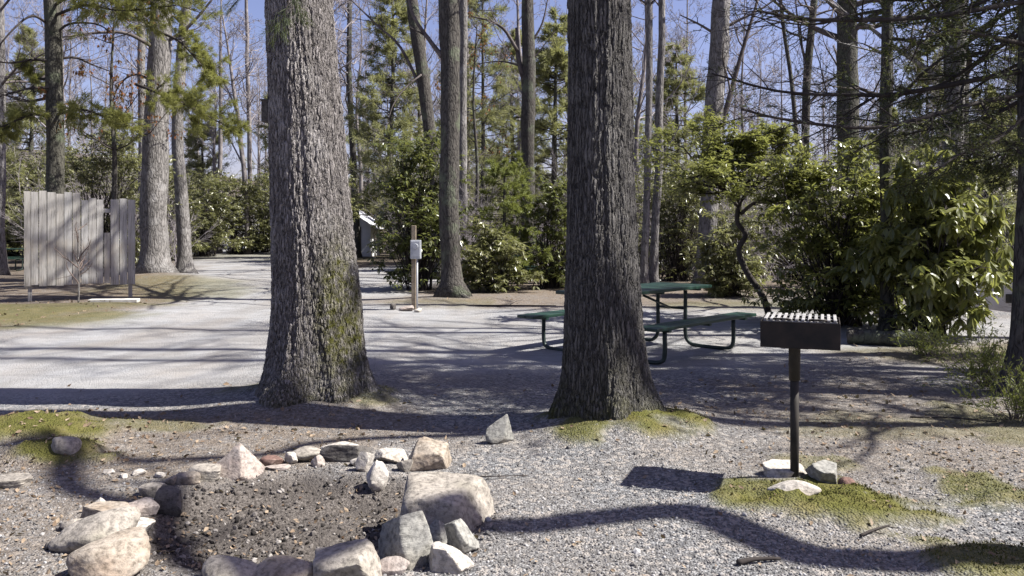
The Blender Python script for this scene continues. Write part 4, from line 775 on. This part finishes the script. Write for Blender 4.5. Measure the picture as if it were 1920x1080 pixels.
stone('leaning angular slab with a sharp edge at the front right of the ring', 768, 1066, 112, 96, .75, 'angular', 'st_slate', 17, 0, planes=[(.35, -.72, .55, .60), (-.85, -.45, .25, .62), (-.25, .25, .95, .66), (.9, .2, .35, .7), (0, 1, .1, .7), (0, 0, -1, .9), (.75, -.5, -.1, .8), (-.5, -.8, .2, .8)], asp=.8)
stone('small grey peak between the two leaning slabs', 822, 1008, 48, 44, .8, 'angular', 'st_slate', 18, 0, planes=[(-.5, -.6, .5, .55), (.7, -.35, .55, .55), (0, .9, .5, .6), (0, 0, -1, .9), (-.9, .1, .2, .7), (.9, .2, .1, .7)], asp=.95)
stone('narrow leaning slab in front of the largest boulder', 862, 1040, 62, 76, .6, 'angular', 'st_slate', 19, 0, planes=[(.72, -.25, .62, .42), (-.75, -.55, -.2, .40), (-.3, .2, .9, .85), (.5, -.8, -.3, .8), (0, 1, 0, .6), (.3, -.2, -.95, .9), (-.1, -.95, .25, .62)], asp=1.0)
stone('crumbly pale lump at the front right of the ring', 838, 1078, 88, 62, .8, 'angular', 'st_pale', 20, asp=.58)
stone('small pink stone wedged under the leaning slab', 738, 1082, 50, 44, .8, 'angular', 'st_pink', 21)
stone('squared block at the front of the fire ring', 648, 1100, 134, 72, .7, 'block', 'st_grey', 22, -.08, asp=.44)
stone('long low pale stone left of the squared block', 532, 1102, 128, 50, .6, 'round', 'st_tan', 23, .05, asp=.32)
stone('low rounded grey stone at the front of the fire ring', 428, 1104, 120, 48, .7, 'round', 'st_grey', 24, asp=.34)
stone('biggest rounded boulder at the front left of the ring', 200, 1098, 138, 92, .85, 'round', 'st_tan', 25, asp=.46)
stone('broad grey boulder behind the biggest rounded one', 190, 1042, 150, 66, .7, 'round', 'st_grey', 26, asp=.42)
stone('flat cream slab at the left side of the fire ring', 244, 1000, 76, 34, .7, 'slab', 'st_pale', 27, .3)
stone('second cream slab resting behind the broad grey boulder', 205, 985, 84, 40, .8, 'slab', 'st_tan', 28, -.3)
stone('white pointed stone at the outer left of the ring', 188, 968, 48, 32, .7, 'pyramid', 'st_pale', 29, .2, asp=.55)
stone('grey wedge at the outer left of the ring', 148, 1000, 60, 34, .7, 'angular', 'st_grey', 30)
stone('small white stone at the outermost left of the ring', 112, 1024, 26, 22, .8, 'angular', 'st_pale', 31)
stone('small dark stone beside the outermost white one', 98, 1034, 26, 16, .8, 'angular', 'st_dark', 33)
stone('pink stone between the cream slab and the sooty block', 272, 960, 62, 34, .8, 'angular', 'st_pink', 34)
stone('flat pale stone half sunk at the left edge of the view', 22, 918, 74, 24, .7, 'slab', 'st_grey', 35, group='loose stones on the ground')
stone('pale boulder capped with moss at the left', 125, 868, 60, 40, .8, 'round', 'st_grey', 36, group='loose stones on the ground')
stone('blue grey wedge of stone standing left of the dark oak', 942, 830, 62, 50, .5, 'pyramid', 'st_slate', 37, .4, (0, .3), group='loose stones on the ground', asp=.8)
stone('flat pale stone left behind the grill post', 1468, 905, 92, 30, .8, 'slab', 'st_pale', 38, .2, group='stones round the grill post')
stone('rounded pale stone in front of the grill post', 1487, 950, 98, 46, .85, 'round', 'st_pale', 39, group='stones round the grill post', asp=.3)
stone('tilted grey stone right of the grill post', 1545, 918, 66, 36, .8, 'slab', 'st_slate', 40, -.5, (.15, .2), group='stones round the grill post')
stone('small brown stone at the right of the grill moss', 1592, 925, 36, 22, .8, 'angular', 'st_red', 41, group='stones round the grill post')
stone('dark stone at the foot of the meter post', 738, 582, 14, 13, .8, 'angular', 'st_dark', 42, group='stones by the meter post')
stone('pale pinkish flat stone at the foot of the meter post', 762, 584, 30, 13, .8, 'angular', 'st_pink', 43, group='stones by the meter post')
stone('white stone right at the base of the meter post', 784, 586, 16, 9, .8, 'angular', 'st_pale', 44, group='stones by the meter post')
for k, (px, py, w) in enumerate([(205, 892, 20), (260, 896, 26), (232, 900, 18), (300, 900, 22)]):
    stone(['small white chip behind the pit, leftmost of four', 'white chip behind the pit, second largest', 'tiny white chip in the middle of the chips', 'white chip nearest the sooty block'][k], px, py, w, w*.55, .8, 'angular', 'st_pale', 50+k, group='white stone chips behind the pit')

# ------------------------------------------------------------------ grill
def grill():
    Y = 4.92; X = G(1490, 905)[0]; t = thing('park_grill', 'black steel pedestal grill with slatted cooking grate on a single post', 'grill', (X, Y, tz(X, Y)), -.37)
    blk = mat_plain('sooty_grill_steel', (.009, .009, .0095), .65, .1, .5, 7, .35, (.03, .021, .016)); pst = mat_plain('weathered_steel_post', (.026, .024, .022), .7, .3, .5, 6, .4, (.05, .043, .036)); bar = mat_plain('sunlit_steel_bars', (.30, .29, .28), .5, .0, .4, 20, .5, (.42, .41, .40))  # bars coloured pale in place of the sun's shine on steel
    o = MB(); dx = .035
    w, d, h, zb = .445, .38, .155, .82
    box(o, (dx, -d/2, zb+h/2), (w, .006, h), bev=.002); box(o, (dx, d/2, zb+h/2), (w, .006, h), bev=.002)
    for s in (-1, 1): box(o, (dx+s*(w/2-.003), 0, zb+h/2), (.006, d-.012, h), bev=.002)
    box(o, (dx, 0, zb+.004), (w-.013, d-.013, .006), bev=.001)
    o.build('firebox', blk, t)
    g = MB(); n_ = 12
    for i in range(n_):
        xx_ = dx-w/2+.028+(w-.056)*i/(n_-1); box(g, (xx_, -.005, zb+h+.012), (.018, d*.94, .012), bev=.003)
    for yy_ in (-.17, .0, .17): box(g, (dx, yy_, zb+h+.002), (w-.03, .012, .007), bev=.002)
    g.build('grate', bar, t)
    for s in (-1, 1): hnd = MB(); hnd.tubes(curve([(dx+s*.10-.04, -d*.46, zb+h+.012), (dx+s*.10-.04, -d*.46-.045, zb+h+.02), (dx+s*.10+.04, -d*.46-.045, zb+h+.02), (dx+s*.10+.04, -d*.46, zb+h+.012)], 14), np.full(14, .006), 6); hnd.build('grate_handle', blk, t)
    p = MB(); p.tubes(np.array([[0, 0, -.2], [0, 0, .3], [0, 0, .62]]), np.array([.0255, .0255, .0255]), 20); p.tubes(np.array([[0, 0, .60], [0, 0, .8], [0, 0, zb+.002]]), np.array([.033, .035, .038]), 20); p.build('post', pst, t)
    cl = MB(); box(cl, (0, 0, zb-.012), (.16, .12, .018), bev=.004); cl.build('mounting_plate', blk, t)
grill()

# ------------------------------------------------------------------ picnic tables
def mat_tablegreen():
    t = NT('green_coated_planks'); n1 = t.noise(t.mapping((1, 6, 1)), 5, 5, .6); col = t.mix(t.ramp(n1, [(.3, 0), (.7, 1)]), (.007, .026, .018), (.012, .042, .029)); col = t.mix(t.ramp(t.noise(t.tc.outputs['Object'], 9, 4), [(.55, 0), (.75, .5)]), col, (.05, .085, .07))
    return t.fin(col, .42, t.bump(n1, .2, .01), .5)
GRN = mat_tablegreen(); FRM = mat_plain('dark_green_tube', (.018, .032, .028), .5, .3, .4, 8, .5, (.03, .045, .04))
def picnic(label, loc, rot, group):
    t = thing('picnic_table', label, 'picnic table', loc, rot, group)
    Ln = 2.1
    def planks(name, yc, wid, z, n_):
        m = MB(); pw = wid/n_
        for i in range(n_): box(m, (0, yc-wid/2+pw*(i+.5), z), (Ln, pw-.008, .04), bev=.008)
        for xx_ in (-.8, 0, .8): box(m, (xx_, yc, z-.034), (.05, wid*.94, .026), bev=.004)
        return m.build(name, GRN, t)
    planks('table_top', 0, .76, .79, 5)
    for s in (-1, 1): planks('seat', s*.84, .27, .45, 2)
    for s in (-1, 1):
        xx_ = s*.72; f = MB(); r = .024
        for q in (-1, 1):
            f.tubes(curve([(xx_, q*.20, .742), (xx_, q*.20, .5), (xx_, q*.20, .16), (xx_, q*.26, .05), (xx_, q*.36, .026), (xx_, q*.66, .026), (xx_, q*.80, .045), (xx_, q*.845, .13), (xx_, q*.845, .403)], 40), np.full(40, r), 9)
            f.tubes(np.array([[xx_, q*.17, .50], [xx_, q*.02, .50]]), np.full(2, .018), 8)
        f.tubes(np.array([[xx_, -.19, .50], [xx_, .19, .50]]), np.full(2, .016), 8)
        f.build('leg_frame', FRM, t)
        b_ = MB(); b_.tubes(np.array([[xx_-s*.03, 0, .50], [s*.12, 0, .70]]), np.full(2, .016), 8); b_.build('brace', FRM, t)
    return t
TC = np.array([1.62, 10.35])
pt = picnic('green picnic table standing behind the dark oak in the open', (TC[0], TC[1], tz(*TC)), math.radians(46), 'picnic tables of the campsite'); pt.scale = (1.09, 1.09, 1.0)
q = loc_px(985, 23.2); dup(pt, q, math.radians(4), 1, 'picnic table half hidden in the shade of the rhododendrons', 'picnic tables of the campsite')
q = loc_px(6, 30); dup(pt, q, math.radians(12), 1, 'distant dark picnic table at the left edge behind the plank fence', 'picnic tables of the campsite')

# ------------------------------------------------------------------ plank fence
def mat_board():
    t = NT('silvered_boards'); r = t.objrand(); g = t.noise(t.mapping((9, 9, .7)), 3.5, 6, .65, .3); k = t.noise(t.tc.outputs['Object'], 1.6, 4, .6)
    col = t.mix(t.ramp(g, [(.3, 0), (.7, 1)]), (.20, .196, .188), (.40, .395, .385)); col = t.mix(t.math('MULTIPLY', r, .35), col, (.26, .22, .165)); col = t.mix(t.ramp(k, [(.5, 0), (.75, .5)]), col, (.35, .27, .17)); col = t.mix(t.ramp(g, [(.3, .8), (.42, 0)]), col, (.05, .045, .042)); col = t.mix(t.ramp(t.noise(t.mapping((2, 2, .5)), 2.5, 5, .65), [(.45, 0), (.7, .6)]), col, (.16, .155, .148))
    return t.fin(col, .85, t.bump(g, .4, .01), .2)
def fence():
    BD = mat_board(); a0 = W(45, 567, 17.0); ang = math.atan2(1.45, 2.45); base = (a0[0], 17.0, tz(a0[0], 17.0)); t = thing('plank_fence', 'weathered grey board privacy fence panel with uneven tops', 'fence', base, ang); t.scale = (.76, 1, 1)
    Lg = 2.83; rng = np.random.default_rng(4)
    xs = [0, .17, .36, .56, .78, .98, 1.19, 1.40]; tops = [2.34, 2.33, 2.36, 2.33, 2.30, 2.34, 2.33, 2.30]
    for i in range(len(xs)-1):
        w_ = xs[i+1]-xs[i]-.014; b_ = MB(); bo = .33+rng.normal()*.008; box(b_, (0, 0, 0), (w_, .022, tops[i]-bo), bev=.004, warp=.003, seed=i); o = b_.build('board', BD, t); o.location = (xs[i]+w_/2, rng.normal()*.003, (tops[i]+bo)/2)
    xs = [1.41, 1.60, 1.80, 1.98]; tops = [2.17, 2.22, 2.19]
    for i in range(3):
        w_ = xs[i+1]-xs[i]-.008; b_ = MB(); box(b_, (0, 0, 0), (w_, .022, tops[i]-.34), bev=.004, warp=.003, seed=20+i); o = b_.build('board', BD, t); o.location = (xs[i]+w_/2, .004, (tops[i]+.34)/2)
    b_ = MB(); box(b_, (0, 0, 0), (.15, .022, 1.12), bev=.004); o = b_.build('board', BD, t); o.location = (2.07, .004, .90)
    xs = [2.16, 2.40, 2.62, 2.83]; tops = [2.20, 2.22, 2.20]
    for i in range(3):
        w_ = xs[i+1]-xs[i]-.014; b_ = MB(); box(b_, (0, 0, 0), (w_, .022, tops[i]-.30), bev=.004, warp=.003, seed=30+i); o = b_.build('board', BD, t); o.location = (xs[i]+w_/2, .003, (tops[i]+.30)/2)
    for z_ in (.62, 1.25, 1.95):
        b_ = MB(); box(b_, (Lg/2, .045, z_), (Lg-.05, .038, .09), bev=.004); b_.build('rail', BD, t)
    for xx_ in (.14, 2.70):
        b_ = MB(); box(b_, (xx_, .115, .95), (.10, .10, 2.3), bev=.006); b_.build('post', BD, t)
fence()
# white board on the ground
def board():
    q = G(214, 574); m = MB(); box(m, (0, 0, .05), (.95, .20, .07), bev=.012, warp=.012); o = m.build('plank', mat_plain('bleached_plank', (.46, .44, .39), .8, 0, .25, 8, .2, (.55, .53, .49))); o.location = (q[0], q[1], tz(q[0], q[1])); o.rotation_euler = (.02, 0, .12); tag(o, 'bleached white plank lying on the ground in front of the fence', 'plank')
board()
def sapling():
    rng = np.random.default_rng(8); q = np.array(loc_px(147, 16.4)); t = thing('sapling', 'thin bare sapling with reddish twigs in front of the plank fence', 'tree', q); tr = MB(); c = curve([(0, 0, -.05), (.01, 0, .5), (-.02, .02, 1.1), (.01, 0, 1.55)], 14); R = np.linspace(.022, .006, 14); tr.tubes(c, R, 7); tr.build('trunk', M['bark_grey'], t)
    br = MB(); limbs(rng, br, *trunk_branches(rng, c, R, .25, 11, (.35, .7), (.5, 1.6), .4), 2, (4, 3), .16, .05, .002); br.build('branches', mat_plain('reddish_twigs', (.16, .125, .11), .9, 0, .3, 9, .1), t)
sapling()

# ------------------------------------------------------------------ meter post
def meter():
    q = loc_px(776, 15.5); t = thing('meter_post', 'wooden post carrying a light grey electric meter box', 'post', q); wd = mat_plain('pale_post_wood', (.24, .19, .135), .85, 0, .3, 14, .2, (.32, .265, .195)); p = MB(); box(p, (0, 0, .72), (.085, .085, 1.8), bev=.008); p.build('post', wd, t)
    gr = mat_plain('light_grey_enamel', (.36, .375, .40), .45, 0, .1, 5, .5, (.40, .415, .44)); b_ = MB(); box(b_, (.05, -.10, 1.16), (.20, .11, .36), bev=.014); o = b_.build('meter_box', gr, t)
    ld = MB(); box(ld, (.05, -.162, 1.17), (.165, .014, .29), bev=.005); ld.tubes(np.array([[.05, -.165, 1.22], [.05, -.20, 1.22]]), np.array([.055, .05]), 16); ld.build('cover', gr, o)
    cd = MB(); cd.tubes(np.array([[.07, -.07, 1.0], [.07, -.07, .5], [.07, -.07, -.05]]), np.full(3, .018), 8); cd.build('conduit', gr, t)
meter()
def stub():
    q = loc_px(841, 15.9); m = MB(); box(m, (0, 0, .16), (.07, .06, .42), bev=.008, warp=.006); o = m.build('stake', mat_plain('stake_wood', (.21, .17, .115), .9, 0, .3, 12, .2)); o.location = q; o.rotation_euler = (.04, .05, .3); tag(o, 'short wooden stake between the meter post and the dark flared trunk', 'stake')
# small dark box on the left side of the pale oak
def nest():
    t = MB(); box(t, (0, 0, 0), (.06, .12, .19), bev=.008); t2 = thing('nest_box', 'small dark box fixed high on the left side of the pale oak', 'box', (T1[0]-.105-.305-.035, T1[1]-.05, H-(210-HY)/F*7.25)); t.build('case', M['st_dark'], t2)
    r_ = MB(); box(r_, (-.004, 0, .101), (.075, .14, .014), bev=.004); r_.build('lid', M['st_dark'], t2)
nest()
# log edging at the right
def log():
    p = curve([W(1588, 646, 10.9), W(1660, 650, 10.7), W(1745, 655, 10.5)], 26); o0 = p[0].copy(); gz = terrain(p[:, 0], p[:, 1]); q = p-o0; q[:, 2] = gz-gz[0]+.10; mb = MB(); mb.tubes(q, .105+.01*np.sin(np.arange(26)*.9), 16); V = mb.V[0]; mb.V[0] = V+.012*fbm(V*6, 5, 2)[:, None]
    o = mb.build('log', M['bark_dark']); o.location = (o0[0], o0[1], gz[0]); tag(o, 'dark old log laid as edging below the large-leaved rhododendron', 'log')
log()
# fine twiggy shrub at the right
def twiggy(label, px, Y, seed, w=.9, h=.55, n_=70):
    rng = np.random.default_rng(seed); q = np.array(loc_px(px, Y)); t = thing('low_shrub', label, 'shrub', q); h *= 1.25; S = np.stack([rng.normal(size=n_)*.03, rng.normal(size=n_)*.03, np.zeros(n_)-.03], -1); D = np.stack([rng.normal(size=n_)*1.1*w, rng.normal(size=n_)*.7, np.full(n_, 1.)], -1); st = MB(); P, R = grow(rng, S, D, h*rng.uniform(.5, 1.1, n_), np.full(n_, .0035), 7, .16, .02); st.tubes(P, R, 4, False)
    S, D, Ln, Rd = kids(rng, P, R, 6, .2, 1, (25, 60), (.25, .5), .6, .002); B, Rb = grow(rng, S, D, Ln, Rd, 4, .15, .05); st.tubes(B, Rb, 3, False); st.build('stems', M['twig'], t)
    fo = MB(); pts = np.concatenate([B[:, 1], B[:, 2], B[:, 3]]); dd = np.concatenate([B[:, 1]-B[:, 0], B[:, 2]-B[:, 1], B[:, 3]-B[:, 2]]); needles(fo, rng, pts, dd, 2, .042, .009, .8, 0); fo.build('foliage', M['hemlock_lt'], t)
twiggy('wispy pale green shrub at the right edge, left of the hemlock foot', 1850, 8.0, 1)
twiggy('thin wispy shrub right of the log end', 1745, 9.6, 2, .8, .4, 46)
twiggy('low wispy shrub at the right edge below the hemlock foot', 1905, 6.5, 3, .6, .4, 40)
# twigs on the ground
def stick(label, px, py, ln, ang, r=.008, seed=0):
    rng = np.random.default_rng(seed); q = G(px, py); z_ = tz(q[0], q[1]); m = MB(); c = curve([(-ln/2, 0, .012), (-ln*.1, .03*rng.normal(), .02), (ln/2, .02, .012)], 10)@rz(ang).T; R = np.linspace(r, r*.5, 10); m.tubes(c, R, 6); S, D, Ln, Rd = kids(rng, c[None], R[None], 3, .3, .9, (30, 60), (.25, .4), .6, .002, flat=.9); P, R2 = grow(rng, S, D, Ln, Rd, 4, .1, 0); m.tubes(P, R2, 4, False); o = m.build('stick', M['twig_dark']); o.location = (q[0], q[1], z_); tag(o, label, 'stick', 'fallen sticks')
stick('dark knotty twig on the gravel at the bottom right', 1425, 1057, .22, .15, .014, 1); stick('pale stick at the lower right of the grill moss', 1650, 998, .3, .5, .008, 2); stick('long thin stick lying on the ground at the right', 1810, 790, .8, -.35, .008, 3)
stick('thin dark stick on the gravel right of the largest boulder', 930, 896, .4, .02, .005, 4); stick('long dark stick lying across the far gravel by the flared trunk', 950, 574, 2.0, 0, .02, 5)

# ------------------------------------------------------------------ cabin, camper
def cabin():
    Y = 47; q = np.array(loc_px(656, Y)); t = thing('cabin', 'small white-walled cabin with pale roof peeping out beside the pale oak', 'cabin', q); wl = mat_plain('white_siding', (.66, .66, .66), .7, 0, .1, 2, .3, (.72, .72, .72)); rf = mat_plain('pale_roof_metal', (.50, .50, .54), .45, 0, .15, 3, .4, (.6, .6, .63)); dk = mat_plain('dark_window_glass', (.03, .035, .04), .2, 0, .2, 3, .5)
    w = MB(); V = np.array([[-1.6, -1.6, -.3], [1.5, -1.6, -.3], [1.5, 1.6, -.3], [-1.6, 1.6, -.3], [-1.6, -1.6, 1.75], [1.5, -1.6, 1.75], [1.5, 1.6, 1.75], [-1.6, 1.6, 1.75], [-.05, -1.6, 2.75], [-.05, 1.6, 2.75]])
    w.add(V, np.array([[0, 1, 5, 4], [1, 2, 6, 5], [2, 3, 7, 6], [3, 0, 4, 7]]), False); w.F.append(np.array([[4, 5, 8], [6, 7, 9]])); w.S.append(np.full(2, False)); w.build('wall', wl, t)
    r_ = MB()
    sl = math.atan2(1.0, 1.55)
    for s in (-1, 1): box(r_, (-.05+s*1.03, -.1, 2.19), (2.35, 4.2, .07), ry(s*sl), .01)
    r_.build('roof', rf, t); d = MB(); box(d, (.55, -1.62, .75), (.8, .05, 1.9), bev=.01); d.build('door', dk, t); n_ = MB(); box(n_, (1.515, -.2, 1.1), (.05, .9, .7), bev=.01); n_.build('window', dk, t)
cabin()
def camper():
    Y = 24; X = (1893-960)/F*Y; q = (X, Y, tz(X, Y)+.12); t = thing('camper_trailer', 'low white rounded camper trailer glimpsed at the right edge behind the bushes', 'trailer', q, -.15); wh = mat_plain('white_camper_shell', (.70, .71, .72), .4, 0, .06, 3, .5, (.76, .77, .78)); dk = mat_plain('camper_window_glass', (.02, .022, .025), .15, 0, .1, 3, .5); rb = mat_plain('tyre_rubber', (.02, .02, .02), .8, 0, .2, 6, .3)
    prof = curve([(-1.35, .35), (-1.4, .8), (-1.1, 1.3), (-.5, 1.58), (.3, 1.52), (1.1, 1.12), (1.5, .6), (1.45, .35)], 40); b_ = MB(); n_ = len(prof); V = np.concatenate([np.column_stack([prof[:, 0], np.full(n_, s), prof[:, 1]]) for s in (-.9, .9)]); i = np.arange(n_); j = np.roll(i, -1)
    b_.add(V, np.stack([i, j, j+n_, i+n_], -1)); b_.F.append(i[None, ::-1]*1); b_.S.append(np.array([False])); b_.F.append((i+n_)[None]); b_.S.append(np.array([False])); b_.build('body', wh, t)
    w_ = MB(); box(w_, (-.35, -.905, 1.05), (.28, .03, .26), bev=.01); w_.build('window', dk, t); d_ = MB(); box(d_, (.35, -.905, .85), (.5, .02, .85), bev=.01); d_.build('door', wh, t)
    for s in (-1, 1):
        wl = MB(); wl.tubes(np.array([[.1, s*.82-.08, .3], [.1, s*.82+.08, .3]]), np.full(2, .3), 22); wl.build('wheel', rb, t)
camper()

# ------------------------------------------------------------------ needles hanging into the top of the picture from a bough
def bough():
    rng = np.random.default_rng(61); t = thing('pine_bough', 'green pine sprig hanging in front of the top of the pale oak', 'bough', (0, 0, 0)); o = W(540, -60, 6.2); t.location = o; br = MB(); fo = MB()
    for pp in ([(560, -60, 0), (545, -10, -.05), (532, 30, -.1), (520, 50, -.1)], [(560, -60, 0), (555, -5, .05), (560, 30, .05)], [(560, -60, 0), (500, -40, 0), (455, -8, 0), (430, 18, 0)]):
        c = curve([W(a, b_, 6.2+d)-o for a, b_, d in pp], 12); R = np.linspace(.006, .003, 12); br.tubes(c, R, 5); S, D, Ln, Rd = kids(rng, c[None], R[None], 7, .3, 1, (30, 60), (.25, .4), .6, .002); P, R2 = grow(rng, S, D, Ln, Rd, 4, .15, -.05); br.tubes(P, R2, 3, False)
        needles(fo, rng, np.concatenate([P[:, -1], P[:, 2], c[6:]]), np.concatenate([P[:, -1]-P[:, -2], P[:, 2]-P[:, 1], np.gradient(c, axis=0)[6:]]), 12, .085, .0022, .8, .2)
    br.tubes(curve([(0, 0, 0), (-.5, .5, 2.0), (-1.2, .75, 5.2)], 12), np.linspace(.006, .03, 12), 6)
    br.build('branches', M['twig_dark'], t); fo.build('foliage', M['hemlock'], t)
bough()

# ------------------------------------------------------------------ light, sky, camera
sun = bpy.data.lights.new('sun', 'SUN'); sun.energy = 5.0; sun.angle = math.radians(.53); sun.color = (1, .965, .90)
so = bpy.data.objects.new('sun', sun); C.objects.link(so); so.rotation_euler = Vector(L).to_track_quat('Z', 'Y').to_euler()
wd = bpy.data.worlds.new('World'); SC.world = wd; wd.use_nodes = True; nt = wd.node_tree; nt.nodes.clear()
ow = nt.nodes.new('ShaderNodeOutputWorld'); bg = nt.nodes.new('ShaderNodeBackground'); sk = nt.nodes.new('ShaderNodeTexSky'); sk.sky_type = 'NISHITA'; sk.sun_disc = False; sk.sun_elevation = SUN_EL
sk.sun_rotation = math.atan2(SUN_H[0], SUN_H[1]); sk.air_density = 1.0; sk.dust_density = 1.2; sk.ozone_density = 1.5
mx = nt.nodes.new('ShaderNodeMix'); mx.data_type = 'RGBA'; mx.blend_type = 'MULTIPLY'; mx.inputs[0].default_value = 1; mx.inputs[7].default_value = (1.2, 1.0, 1.2, 1)
nt.links.new(sk.outputs[0], mx.inputs[6]); nt.links.new(mx.outputs[2], bg.inputs[0]); bg.inputs[1].default_value = .05; nt.links.new(bg.outputs[0], ow.inputs[0])
cam = bpy.data.cameras.new('camera'); co = bpy.data.objects.new('camera', cam); C.objects.link(co); SC.camera = co
co.location = (0, 0, H); co.rotation_euler = (math.pi/2, 0, 0); cam.sensor_width = 36; cam.lens = 36*F/1920; cam.shift_y = -(540-HY)/1920; cam.clip_end = 2000; cam.clip_start = .05
SC.view_settings.view_transform = 'Standard'; SC.view_settings.look = 'None'; SC.view_settings.exposure = 1.4; SC.view_settings.gamma = 1
SC.cycles.max_bounces = 5; SC.cycles.diffuse_bounces = 2; SC.cycles.glossy_bounces = 2; SC.cycles.transmission_bounces = 3; SC.cycles.sample_clamp_indirect = 4
SC.cycles.use_denoising = True
